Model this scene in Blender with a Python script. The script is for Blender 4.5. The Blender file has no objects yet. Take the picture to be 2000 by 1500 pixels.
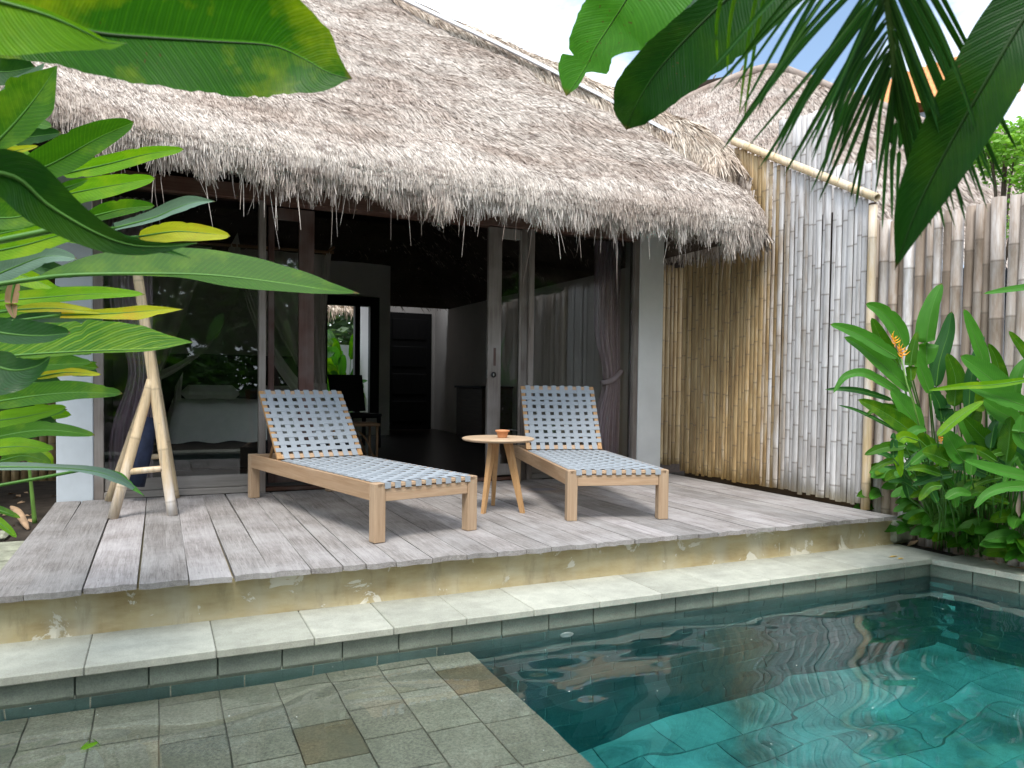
import bpy, math, random
import numpy as np
from mathutils import Vector, Matrix
R = math.radians
random.seed(7); rng = np.random.default_rng(11)
sc = bpy.context.scene; COL = sc.collection

# ------------------------------------------------------------------ camera
CAMF, PIT, YAW, ROL, PY0 = 1489.44, .0323261, .4357824, .0129205, 793.73
HC = .95
_fw = np.array([math.sin(YAW)*math.cos(PIT), math.cos(YAW)*math.cos(PIT), -math.sin(PIT)])
_r0 = np.array([math.cos(YAW), -math.sin(YAW), 0.]); _u0 = np.cross(_r0, _fw)
_r = math.cos(ROL)*_r0+math.sin(ROL)*_u0; _u = -math.sin(ROL)*_r0+math.cos(ROL)*_u0
CAMP = np.array([0, 0, HC])
cam = bpy.data.cameras.new('camera'); co = bpy.data.objects.new('camera', cam); COL.objects.link(co)
co.matrix_world = Matrix(((_r[0], _u[0], -_fw[0], 0), (_r[1], _u[1], -_fw[1], 0), (_r[2], _u[2], -_fw[2], HC), (0, 0, 0, 1)))
cam.sensor_width = 36; cam.lens = 36*CAMF/2000; cam.shift_y = (PY0-750)/2000
cam.clip_start = .02; cam.clip_end = 2000
cam.dof.use_dof = True; cam.dof.focus_distance = 5.5; cam.dof.aperture_fstop = 9.0
sc.camera = co

def at(x, y, d):                 # photo direction -> a real point d metres along the view axis
    v = (_fw*CAMF+_r*(x-1000)-_u*(y-PY0))/CAMF
    return v*d+CAMP
def on_y(x, y, Y): v = at(x, y, 1)-CAMP; return v*Y/v[1]+CAMP
def on_x(x, y, X): v = at(x, y, 1)-CAMP; return v*X/v[0]+CAMP
def on_z(x, y, Z): v = at(x, y, 1)-CAMP; return v*(Z-HC)/v[2]+CAMP

# ------------------------------------------------------------------ world, sun, exposure
SUN_EL, SUN_AZ = 60, -30         # azimuth of the sun measured from -Y towards -X
sd = Vector((math.sin(R(SUN_AZ))*math.cos(R(SUN_EL)), -math.cos(R(SUN_AZ))*math.cos(R(SUN_EL)), math.sin(R(SUN_EL))))
w = bpy.data.worlds.new('World'); sc.world = w; w.use_nodes = True
nt = w.node_tree; nt.nodes.clear()
def wn(t, **k):
    n = nt.nodes.new(t)
    for a, b in k.items(): setattr(n, a, b)
    return n
sky = wn('ShaderNodeTexSky', sky_type='NISHITA', sun_disc=False); sky.sun_elevation = R(SUN_EL)
sky.sun_rotation = math.atan2(sd.x, sd.y); sky.air_density = 1.2; sky.dust_density = 1.5
tc = wn('ShaderNodeTexCoord'); mp = wn('ShaderNodeMapping'); mp.inputs['Scale'].default_value = (1, 1, 2.6)
no = wn('ShaderNodeTexNoise'); no.inputs['Scale'].default_value = 2.2; no.inputs['Detail'].default_value = 9; no.inputs['Roughness'].default_value = .58
cr = wn('ShaderNodeValToRGB'); cr.color_ramp.elements[0].position = .36; cr.color_ramp.elements[1].position = .56
mx = wn('ShaderNodeMix', data_type='RGBA'); mx.inputs[7].default_value = (10, 11.0, 12.2, 1)
bg = wn('ShaderNodeBackground'); bg.inputs['Strength'].default_value = .15; wo = wn('ShaderNodeOutputWorld')
L = nt.links.new
L(tc.outputs['Generated'], mp.inputs[0]); L(mp.outputs[0], no.inputs[0]); L(no.outputs[0], cr.inputs[0])
L(cr.outputs[0], mx.inputs[0]); L(sky.outputs[0], mx.inputs[6]); L(mx.outputs[2], bg.inputs[0]); L(bg.outputs[0], wo.inputs[0])
sun = bpy.data.lights.new('sun', 'SUN'); sun.energy = 2.3; sun.angle = R(20); sun.color = (1, .95, .88)
so = bpy.data.objects.new('sun', sun); COL.objects.link(so); so.rotation_euler = sd.to_track_quat('Z', 'Y').to_euler()
sc.view_settings.view_transform = 'Standard'; sc.view_settings.look = 'None'; sc.view_settings.gamma = 1
sc.view_settings.exposure = .66
sc.render.engine = 'CYCLES'
sc.cycles.max_bounces = 10; sc.cycles.transparent_max_bounces = 24; sc.cycles.diffuse_bounces = 5
sc.cycles.use_denoising = True

# ------------------------------------------------------------------ helpers
def tag(o, label=None, cat=None, group=None, kind=None):
    if label: o['label'] = label
    if cat: o['category'] = cat
    if group: o['group'] = group
    if kind: o['kind'] = kind
    return o
def link(name, me, parent=None, mat=None):
    o = bpy.data.objects.new(name, me); COL.objects.link(o)
    if parent: o.parent = parent; o.matrix_parent_inverse = Matrix.Translation(-parent.location) if parent.type == 'EMPTY' and parent.get('flat') else Matrix()
    if mat:
        for m in (mat if isinstance(mat, (list, tuple)) else [mat]): me.materials.append(m)
    return o
def empty(name, loc=(0, 0, 0), rz=0, flat=False):
    o = bpy.data.objects.new(name, None); COL.objects.link(o); o.location = loc; o.rotation_euler = (0, 0, rz); o.empty_display_size = .1
    if flat: o['flat'] = 1
    return o
def npmesh(name, V, F, attrs=None, uv=None, smooth=False):
    V = np.asarray(V, np.float32); F = np.asarray(F, np.int32); me = bpy.data.meshes.new(name)
    me.vertices.add(len(V)); me.vertices.foreach_set('co', V.ravel())
    k = F.shape[1]; me.loops.add(F.size); me.loops.foreach_set('vertex_index', F.ravel())
    me.polygons.add(len(F)); me.polygons.foreach_set('loop_start', np.arange(0, F.size, k, dtype=np.int32))
    me.polygons.foreach_set('loop_total', np.full(len(F), k, np.int32))
    if smooth: me.polygons.foreach_set('use_smooth', np.ones(len(F), bool))
    me.update(calc_edges=True)
    for n, a in (attrs or {}).items():
        at_ = me.attributes.new(n, 'FLOAT', 'POINT'); at_.data.foreach_set('value', np.asarray(a, np.float32))
    if uv is not None:
        l = me.uv_layers.new(name='UVMap'); l.data.foreach_set('uv', np.asarray(uv, np.float32)[F.ravel()].ravel())
    return me
class MB:                         # collects geometry for ONE mesh
    def __init__(s): s.V = []; s.F = []; s.T = []; s.U = []; s.n = 0; s.sm = []; s.mi = []; s.cm = 0
    def add(s, V, F, tone=.5, uv=None, smooth=False):
        V = np.asarray(V, float); s.V.append(V); s.F += [[i+s.n for i in f] for f in F]; s.sm += [smooth]*len(F); s.mi += [s.cm]*len(F)
        s.T.append(np.broadcast_to(np.asarray(tone, float), (len(V),))); s.U.append(np.zeros((len(V), 2)) if uv is None else np.asarray(uv, float)); s.n += len(V)
    def box(s, x0, y0, z0, x1, y1, z1, tone=.5, M=None, bev=0.0):
        if bev:
            b = min(bev, (x1-x0)/2.1, (y1-y0)/2.1, (z1-z0)/2.1); V = []
            for ix, X in enumerate((x0, x1)):
                for iy, Y in enumerate((y0, y1)):
                    for iz, Z in enumerate((z0, z1)):
                        sx, sy, sz = 1-2*ix, 1-2*iy, 1-2*iz
                        V += [(X, Y+sy*b, Z+sz*b), (X+sx*b, Y, Z+sz*b), (X+sx*b, Y+sy*b, Z)]
            def q(ix, iy, iz, a): return ((ix*2+iy)*2+iz)*3+a
            F = []
            for i in (0, 1):
                f = [q(i, 0, 0, 0), q(i, 1, 0, 0), q(i, 1, 1, 0), q(i, 0, 1, 0)]; F.append(f if i else f[::-1])
                f = [q(0, i, 0, 1), q(0, i, 1, 1), q(1, i, 1, 1), q(1, i, 0, 1)]; F.append(f if i else f[::-1])
                f = [q(0, 0, i, 2), q(1, 0, i, 2), q(1, 1, i, 2), q(0, 1, i, 2)]; F.append(f if i else f[::-1])
            for a in (0, 1):
                for c in (0, 1):
                    f = [q(a, c, 0, 0), q(a, c, 0, 1), q(a, c, 1, 1), q(a, c, 1, 0)]; F.append(f if a != c else f[::-1])
                    f = [q(a, 0, c, 0), q(a, 0, c, 2), q(a, 1, c, 2), q(a, 1, c, 0)]; F.append(f[::-1] if a != c else f)
                    f = [q(0, a, c, 1), q(0, a, c, 2), q(1, a, c, 2), q(1, a, c, 1)]; F.append(f if a != c else f[::-1])
                    for e in (0, 1):
                        f = [q(a, c, e, 0), q(a, c, e, 1), q(a, c, e, 2)]; F.append(f if (a+c+e) % 2 else f[::-1])
        else:
            V = [(x, y, z) for x in (x0, x1) for y in (y0, y1) for z in (z0, z1)]
            F = [(0, 1, 3, 2), (4, 6, 7, 5), (0, 4, 5, 1), (2, 3, 7, 6), (0, 2, 6, 4), (1, 5, 7, 3)]
        V = np.array(V, float)
        if M is not None: V = V@np.array(M.to_3x3()).T+np.array(M.translation)
        s.add(V, F, tone)
    def tube(s, P, rad, n=10, tone=.5, cap=True, flat=None):
        P = np.asarray(P, float); rad = np.broadcast_to(np.asarray(rad, float), (len(P),)); V = []; U = []
        T = np.gradient(P, axis=0); T /= np.linalg.norm(T, axis=1)[:, None]+1e-9
        ref = np.array([0, 0, 1.]) if abs(T[0][2]) < .9 else np.array([1., 0, 0]); a = np.cross(ref, T[0]); a /= np.linalg.norm(a); Ls = 0
        for i in range(len(P)):
            if i: Ls += np.linalg.norm(P[i]-P[i-1])
            a = a-T[i]*np.dot(a, T[i]); a /= np.linalg.norm(a)+1e-9; b = np.cross(T[i], a)
            for k in range(n):
                t = 2*math.pi*k/n; V.append(P[i]+rad[i]*(math.cos(t)*a+math.sin(t)*b)); U.append((k/n, Ls))
        F = [(i*n+k, i*n+(k+1) % n, (i+1)*n+(k+1) % n, (i+1)*n+k) for i in range(len(P)-1) for k in range(n)]
        if cap: F += [tuple(range(n))[::-1], tuple((len(P)-1)*n+k for k in range(n))]
        tn = tone if np.ndim(tone) == 0 else np.repeat(np.asarray(tone), n)
        s.add(V, F, tn, U, True)
    def build(s, name, mat, parent=None):
        me = bpy.data.meshes.new(name); V = np.concatenate(s.V)
        me.from_pydata(V.tolist(), [], s.F); me.polygons.foreach_set('use_smooth', s.sm); me.polygons.foreach_set('material_index', s.mi)
        a = me.attributes.new('tone', 'FLOAT', 'POINT'); a.data.foreach_set('value', np.concatenate(s.T).astype(np.float32))
        U = np.concatenate(s.U); l = me.uv_layers.new(name='UVMap'); idx = np.zeros(len(me.loops), np.int32); me.loops.foreach_get('vertex_index', idx)
        l.data.foreach_set('uv', U[idx].astype(np.float32).ravel()); me.update()
        o = link(name, me, parent, mat)
        return o
def crv(P, n):                    # Catmull-Rom resample
    P = np.asarray(P, float)
    if len(P) == 2: return P[0]+(P[1]-P[0])*np.linspace(0, 1, n)[:, None]
    Q = np.vstack([2*P[0]-P[1], P, 2*P[-1]-P[-2]]); d = np.linalg.norm(np.diff(P, axis=0), axis=1); c = np.r_[0, np.cumsum(d)]; o = []
    for s_ in np.linspace(0, c[-1], n):
        i = min(np.searchsorted(c, s_, 'right')-1, len(P)-2); t = (s_-c[i])/(d[i]+1e-9); a, b, e, f = Q[i:i+4]
        o.append(.5*((2*b)+(e-a)*t+(2*a-5*b+4*e-f)*t*t+(3*b-a-3*e+f)*t**3))
    return np.array(o)
_ph = rng.uniform(0, 6.28, (24, 3)); _fr = rng.normal(0, 1, (24, 3))
def wob(P, s=1.0):                # smooth pseudo noise, about -1..1
    P = np.asarray(P, float)*s; v = 0
    for i in range(24): v = v+np.sin(P@_fr[i]*(1+i*.12)+_ph[i, 0])/(1+i*.12)
    return v/3.2

# ------------------------------------------------------------------ materials
class M_:
    def __init__(s, name):
        s.m = bpy.data.materials.new(name); s.m.use_nodes = True; s.t = s.m.node_tree; s.t.nodes.clear()
        s.out = s.n('ShaderNodeOutputMaterial')
    def n(s, t, ins=None, **k):
        x = s.t.nodes.new(t)
        for a, b in k.items(): setattr(x, a, b)
        for a, b in (ins or {}).items():
            if hasattr(b, 'links'): s.t.links.new(b, x.inputs[a])
            else: x.inputs[a].default_value = b
        return x
    def tone(s, nm='tone'): return s.n('ShaderNodeAttribute', attribute_name=nm).outputs['Fac']
    def oc(s): return s.n('ShaderNodeTexCoord').outputs['Object']
    def uv(s): return s.n('ShaderNodeTexCoord').outputs['UV']
    def mapp(s, v, sc_): return s.n('ShaderNodeMapping', {0: v, 'Scale': sc_}).outputs[0]
    def noise(s, v, scale, det=4, ro=.5, dist=0): return s.n('ShaderNodeTexNoise', {'Vector': v, 'Scale': scale, 'Detail': det, 'Roughness': ro, 'Distortion': dist}).outputs[0]
    def ramp(s, f, st):
        x = s.n('ShaderNodeValToRGB', {0: f}); e = x.color_ramp.elements
        while len(e) < len(st): e.new(.5)
        for i, (p, c) in enumerate(st): e[i].position = p; e[i].color = (*c, 1) if len(c) == 3 else c
        return x.outputs[0]
    def mix(s, f, a, b, bt='MIX'): return s.n('ShaderNodeMix', {0: f, 6: a, 7: b}, data_type='RGBA', blend_type=bt).outputs[2]
    def math(s, op, a, b=0.0): return s.n('ShaderNodeMath', {0: a, 1: b}, operation=op).outputs[0]
    def bump(s, h, st, d=.01): return s.n('ShaderNodeBump', {'Height': h, 'Strength': st, 'Distance': d}).outputs[0]
    def pr(s, col, rough=.7, bump=None, spec=.35, **k):
        i = {'Base Color': col, 'Roughness': rough, 'Specular IOR Level': spec}
        if bump is not None: i['Normal'] = bump
        i.update(k); return s.n('ShaderNodeBsdfPrincipled', i).outputs[0]
    def fin(s, sh): s.t.links.new(sh, s.out.inputs[0]); return s.m
def g(v): return (v, v, v)
def c4(*c): return (*c, 1)

def m_wood(name, axis, dark, light, grain=1.0, rough=.6, weather=0.0):
    m = M_(name); v = m.oc(); s_ = [38, 38, 38]; s_[axis] = 2.2
    add = m.n('ShaderNodeVectorMath', {0: v, 1: m.n('ShaderNodeCombineXYZ', {0: m.math('MULTIPLY', m.tone(), 37.), 1: m.math('MULTIPLY', m.tone(), 91.), 2: m.math('MULTIPLY', m.tone(), 13.)}).outputs[0]}, operation='ADD').outputs[0]
    n1 = m.noise(m.mapp(add, tuple(s_)), 1*grain, 6, .65, .6); n2 = m.noise(add, 3, 3); s3 = [140, 140, 140]; s3[axis] = 5
    n3 = m.noise(m.mapp(add, tuple(s3)), 1, 3, .6)
    c = m.ramp(n1, [(.3, dark), (.7, light)]); c = m.mix(m.math('MULTIPLY', n3, .5), c, c4(*[x*.62 for x in dark]), 'MIX')
    tn = m.ramp(m.tone(), [(0, g(.78)), (1, g(1.15))]); c = m.mix(1.0, c, tn, 'MULTIPLY')
    c = m.mix(m.math('MULTIPLY', m.ramp(n2, [(.4, g(0)), (.75, g(1))]), weather), c, c4(.33, .31, .29))
    h = m.math('ADD', n1, n3)
    return m.fin(m.pr(c, rough, m.bump(h, .35, .004), .3))
def m_plain(name, col, rough=.6, nscale=8, var=.15, bump=.1, spec=.3, metal=0.0):
    m = M_(name); v = m.oc(); n1 = m.noise(v, nscale, 6, .6); n2 = m.noise(v, nscale*9, 4, .6)
    c = m.ramp(n1, [(.3, [x*(1-var) for x in col]), (.7, [min(1, x*(1+var)) for x in col])])
    return m.fin(m.pr(c, rough, m.bump(m.math('ADD', n1, n2), bump, .004), spec, Metallic=metal))

def m_deck():
    m = M_('weathered_deck_wood'); v = m.oc(); t = m.tone()
    off = m.n('ShaderNodeCombineXYZ', {0: m.math('MULTIPLY', t, 53.), 1: m.math('MULTIPLY', t, 171.)}).outputs[0]
    a = m.n('ShaderNodeVectorMath', {0: v, 1: off}, operation='ADD').outputs[0]
    n1 = m.noise(m.mapp(a, (26, 1.6, 26)), 1, 7, .7, 1.2); n2 = m.noise(m.mapp(a, (170, 5, 170)), 1, 5, .75, .8); n3 = m.noise(a, 2.2, 5, .6); n4 = m.noise(m.mapp(a, (9, 3.0, 9)), 1.4, 6, .75, 2.5)
    c = m.ramp(n1, [(.22, (.15, .135, .125)), (.5, (.30, .28, .268)), (.8, (.44, .42, .405))])
    c = m.mix(m.ramp(n2, [(.33, g(.75)), (.52, g(0))]), c, c4(.085, .075, .07))
    c = m.mix(m.ramp(n4, [(.36, g(.45)), (.5, g(0))]), c, c4(.17, .155, .15))
    c = m.mix(m.ramp(n3, [(.4, g(0)), (.75, g(.6))]), c, c4(.50, .49, .49))
    c = m.mix(1.0, c, m.ramp(t, [(0, (.74, .74, .74)), (.5, (.97, .96, .95)), (1, (1.12, 1.1, 1.12))]), 'MULTIPLY')
    # old blue paint stain and brown damp near the door
    st = m.n('ShaderNodeVectorMath', {0: m.n('ShaderNodeVectorMath', {0: v, 1: (3.1, 6.0, 0)}, operation='SUBTRACT').outputs[0], 1: (1, 1.6, 1)}, operation='MULTIPLY').outputs[0]
    d = m.n('ShaderNodeVectorMath', {0: st}, operation='LENGTH').outputs['Value']
    f = m.math('MULTIPLY', m.ramp(m.math('ADD', d, m.math('MULTIPLY', m.noise(v, 9), .25)), [(.2, g(1)), (.3, g(0))]), .75)
    c = m.mix(f, c, c4(.10, .15, .24))
    f2 = m.math('MULTIPLY', m.ramp(m.math('ADD', d, m.math('MULTIPLY', m.noise(v, 4), .9)), [(.55, g(1)), (1.1, g(0))]), .35)
    c = m.mix(f2, c, c4(.25, .17, .12))
    h = m.math('ADD', m.math('ADD', n1, n2), m.math('MULTIPLY', n4, .6))
    return m.fin(m.pr(c, .72, m.bump(h, .55, .006), .25))
def m_plaster():                  # ochre stained plinth plaster with pale peeled patches
    m = M_('stained_ochre_plaster'); v = m.oc(); n1 = m.noise(m.mapp(v, (1.6, 1, 5)), 1.5, 8, .62); n2 = m.noise(m.mapp(v, (5, 1, 4.5)), 1.1, 9, .66, .8); n3 = m.noise(v, 60, 5); n4 = m.noise(m.mapp(v, (2.4, 1, .6)), 2, 5)
    c = m.ramp(n1, [(.3, (.27, .205, .10)), (.5, (.40, .335, .19)), (.7, (.46, .41, .27))])
    c = m.mix(m.ramp(n4, [(.45, g(0)), (.7, g(.7))]), c, c4(.42, .40, .31))
    c = m.mix(m.ramp(n2, [(.585, g(0)), (.605, g(.9))]), c, c4(.60, .58, .49))
    c = m.mix(m.ramp(m.noise(m.mapp(v, (9, 1, 2.2)), 1, 6, .7), [(.3, g(.55)), (.45, g(0))]), c, c4(.20, .17, .10))
    return m.fin(m.pr(c, .85, m.bump(m.math('ADD', n3, m.math('MULTIPLY', m.ramp(n2, [(.585, g(0)), (.605, g(1))]), 3.)), .35, .004), .2))
def m_stone(name, a, b, speck=.5, rough=.75, bs=.3, lowv=(.82, 1.14)):
    m = M_(name); v = m.oc(); n1 = m.noise(v, 2.2, 6, .6); n2 = m.noise(v, 170, 3, .7); n3 = m.noise(v, 14, 6, .65)
    c = m.mix(m.tone(), c4(*a), c4(*b)); c = m.mix(1.0, c, m.ramp(n1, [(.36, g(lowv[0])), (.64, g(lowv[1]))]), 'MULTIPLY')
    c = m.mix(1.0, c, m.ramp(n2, [(.3, g(1-speck*.5)), (.7, g(1+speck*.45))]), 'MULTIPLY'); c = m.mix(1.0, c, m.ramp(n3, [(.3, g(.88)), (.7, g(1.08))]), 'MULTIPLY')
    return m.fin(m.pr(c, rough, m.bump(m.math('ADD', n2, n3), bs, .002), .3))
def m_ledge():
    m = M_('ledge_volcanic_tile'); v = m.oc(); t = m.tone(); n2 = m.noise(v, 95, 3, .8); n3 = m.noise(v, 9, 6, .65)
    c = m.ramp(t, [(0, (.27, .24, .185)), (.3, (.34, .30, .235)), (.62, (.29, .25, .19)), (.8, (.37, .33, .255)), (.93, (.22, .165, .10)), (1, (.19, .14, .08))])
    c = m.mix(1.0, c, m.ramp(n2, [(.32, g(.55)), (.68, g(1.5))]), 'MULTIPLY'); c = m.mix(1.0, c, m.ramp(n3, [(.3, g(.8)), (.7, g(1.15))]), 'MULTIPLY'); c = m.mix(m.ramp(m.noise(v, 1.7, 6, .65, .8), [(.42, g(0)), (.62, g(.55))]), c, c4(.20, .185, .135))
    return m.fin(m.pr(c, .5, m.bump(n2, .2, .002), .4))
def m_thatch(name, dark, mid, light):
    m = M_(name); v = m.oc(); t = m.tone(); n1 = m.noise(m.mapp(v, (.9, 2.4, 2.4)), 1, 5, .6); n2 = m.noise(m.mapp(v, (4, 11, 11)), 1.6, 5, .68, .5)
    c = m.ramp(t, [(0, dark), (.45, mid), (1, light)])
    c = m.mix(m.ramp(n1, [(.40, g(0)), (.62, g(.8))]), c, m.mix(1.0, c, c4(.66, .59, .55), 'MULTIPLY'))
    c = m.mix(m.ramp(n2, [(.34, g(.9)), (.47, g(0))]), c, m.mix(1.0, c, c4(.50, .46, .45), 'MULTIPLY'))
    return m.fin(m.pr(c, .8, None, .15))
def m_bamboo(name, fresh, ringf=.75):
    # attributes: tone (per pole), ring (1 at a node), bleach (0 golden under the eave .. 1 silvered by weather)
    m = M_(name); v = m.oc(); t = m.tone(); off = m.n('ShaderNodeCombineXYZ', {0: m.math('MULTIPLY', t, 31.), 2: m.math('MULTIPLY', t, 77.)}).outputs[0]
    a = m.n('ShaderNodeVectorMath', {0: v, 1: off}, operation='ADD').outputs[0]
    n1 = m.noise(m.mapp(a, (60, 60, 1.4)), 1, 5, .65); n2 = m.noise(m.mapp(a, (9, 9, 1.8)), 1.3, 5, .65); n3 = m.noise(a, 24, 5, .7)
    gold = m.ramp(n2, [(.25, fresh[0]), (.5, fresh[1]), (.8, fresh[2])]); grey = m.ramp(n2, [(.28, (.34, .31, .29)), (.5, (.515, .50, .495)), (.75, (.635, .625, .63))])
    bl = m.math('ADD', m.tone('bleach'), m.math('MULTIPLY', m.math('SUBTRACT', n2, .5), .9)); bl = m.math('ADD', bl, m.math('MULTIPLY', m.math('SUBTRACT', t, .5), .45))
    c = m.mix(m.ramp(bl, [(.25, g(0)), (.75, g(1))]), gold, grey)
    c = m.mix(m.ramp(n1, [(.3, g(.5)), (.5, g(0))]), c, c4(.16, .13, .10)); c = m.mix(m.ramp(n3, [(.24, g(.9)), (.34, g(0))]), c, c4(.10, .08, .06))
    c = m.mix(1.0, c, m.ramp(t, [(0, g(.72)), (1, g(1.15))]), 'MULTIPLY')
    c = m.mix(m.math('MULTIPLY', m.tone('ring'), ringf), c, c4(.13, .10, .075))
    return m.fin(m.pr(c, .5, m.bump(n1, .2, .003), .35))
def m_leaf(name, base, vein, blotch=None, trans=.42, tcol=None, bfac=.5, rough=.46, vs=34, spec=.28, vk=.40, bsc=6.5):
    m = M_(name); uv = m.uv(); sp = m.n('ShaderNodeSeparateXYZ', {0: uv}); u, v = sp.outputs[0], sp.outputs[1]
    au = m.math('ABSOLUTE', u); ph = m.math('SUBTRACT', m.math('MULTIPLY', v, float(vs)*2.6), m.math('MULTIPLY', au, 3.6))
    nz = m.noise(m.oc(), 7, 3); ph = m.math('ADD', ph, m.math('MULTIPLY', nz, 1.2))
    w1 = m.math('SINE', m.math('MULTIPLY', ph, 6.283)); w2 = m.math('SINE', m.math('MULTIPLY', ph, 6.283*2.7))
    vn = m.math('ADD', m.math('MULTIPLY', w1, .5), m.math('MULTIPLY', w2, .5))
    c = m.mix(m.ramp(vn, [(.0, g(.10)), (1.0, g(min(1, vk*1.25)))]), c4(*base), c4(*vein))
    n2 = m.noise(m.mapp(uv, (1.5, 5, 1)), 1.6, 5, .6)
    c = m.mix(m.ramp(n2, [(.35, g(0)), (.7, g(.5))]), c, c4(*[x*.62 for x in base]))
    if blotch: c = m.mix(m.ramp(m.noise(m.oc(), bsc, 6, .62), [(.5, g(0)), (.68, g(bfac))]), c, c4(*blotch))
    stk = m.noise(m.mapp(uv, (3, 34, 1)), 1.3, 4, .7); c = m.mix(m.ramp(stk, [(.27, g(.55)), (.34, g(0))]), c, c4(*[x*.45 for x in base])); scar = m.noise(m.mapp(uv, (7, 150, 1)), 1, 2, .6); sc2 = m.noise(m.oc(), 9, 3); c = m.mix(m.math('MULTIPLY', m.ramp(scar, [(.66, g(0)), (.7, g(1))]), m.ramp(sc2, [(.56, g(0)), (.62, g(.9))])), c, c4(.09, .05, .02)); sc_ = m.noise(m.oc(), 40, 3, .7); c = m.mix(m.ramp(sc_, [(.77, g(0)), (.80, g(.7))]), c, c4(.30, .30, .12))
    c = m.mix(m.ramp(au, [(.015, g(.6)), (.035, g(0))]), c, c4(*[min(1, x*1.7+.02) for x in vein]))
    tp_ = m.math('ADD', m.tone(), m.math('MULTIPLY', m.math('SUBTRACT', m.noise(m.oc(), 30, 4), .5), .05)); c = m.mix(m.ramp(tp_, [(.975, g(0)), (.995, g(.85))]), c, c4(.16, .085, .03)); edge = m.math('ADD', au, m.math('MULTIPLY', m.noise(m.oc(), 22, 4), .10)); c = m.mix(m.ramp(edge, [(1.02, g(0)), (1.055, g(.7))]), c, c4(.10, .055, .02))
    bp = m.bump(vn, .22, .0016)
    p = m.pr(c, rough, bp, spec); tcl = m.mix(1.0, c, c4(*(tcol or (1.5, 1.55, .55))), 'MULTIPLY'); tr = m.n('ShaderNodeBsdfTranslucent', {0: tcl, 1: bp}).outputs[0]
    return m.fin(m.n('ShaderNodeMixShader', {0: trans, 1: p, 2: tr}).outputs[0])
def m_foliage(name, a, b):
    m = M_(name); c = m.ramp(m.tone(), [(0, a), (1, b)]); c = m.mix(.3, c, m.ramp(m.noise(m.oc(), 1.5, 3), [(.3, a), (.7, b)]))
    p = m.pr(c, .45, None, .4); tr = m.n('ShaderNodeBsdfTranslucent', {0: m.mix(1.0, c, c4(1.4, 1.5, .6), 'MULTIPLY')}).outputs[0]
    return m.fin(m.n('ShaderNodeMixShader', {0: .35, 1: p, 2: tr}).outputs[0])
def m_glass():
    m = M_('window_glass'); fr = m.n('ShaderNodeFresnel', {'IOR': 1.5, 'Normal': m.bump(m.noise(m.oc(), 1.1, 1), .05, .02)}).outputs[0]
    tr = m.n('ShaderNodeBsdfTransparent', {0: c4(.86, .88, .87)}).outputs[0]; gl = m.n('ShaderNodeBsdfGlossy', {0: c4(1, 1, 1), 'Roughness': .01}).outputs[0]
    return m.fin(m.n('ShaderNodeMixShader', {0: fr, 1: tr, 2: gl}).outputs[0])
def m_water():
    m = M_('pool_water'); v = m.oc(); n1 = m.noise(m.mapp(v, (.75, 1.3, 1)), 1.25, 1, .4, .6); n2 = m.noise(m.mapp(v, (2.6, 4.2, 1)), 1.2, 0, .5, .3)
    h = m.math('ADD', n1, m.math('MULTIPLY', n2, .08)); b = m.n('ShaderNodeBump', {'Height': h, 'Strength': 1.0, 'Distance': .046}).outputs[0]
    fr = m.n('ShaderNodeFresnel', {'IOR': 1.62, 'Normal': b}).outputs[0]
    tr = m.n('ShaderNodeBsdfRefraction', {0: c4(1, 1, 1), 'Roughness': 0.0, 'IOR': 1.33, 'Normal': b}).outputs[0]; gl = m.n('ShaderNodeBsdfGlossy', {0: c4(1, 1, 1), 'Roughness': .0, 'Normal': b}).outputs[0]
    m.fin(m.n('ShaderNodeMixShader', {0: fr, 1: tr, 2: gl}).outputs[0])
    va = m.n('ShaderNodeVolumeAbsorption', {'Color': c4(0, .80, .82), 'Density': .60}); m.t.links.new(va.outputs[0], m.out.inputs[1]); return m.m
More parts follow.
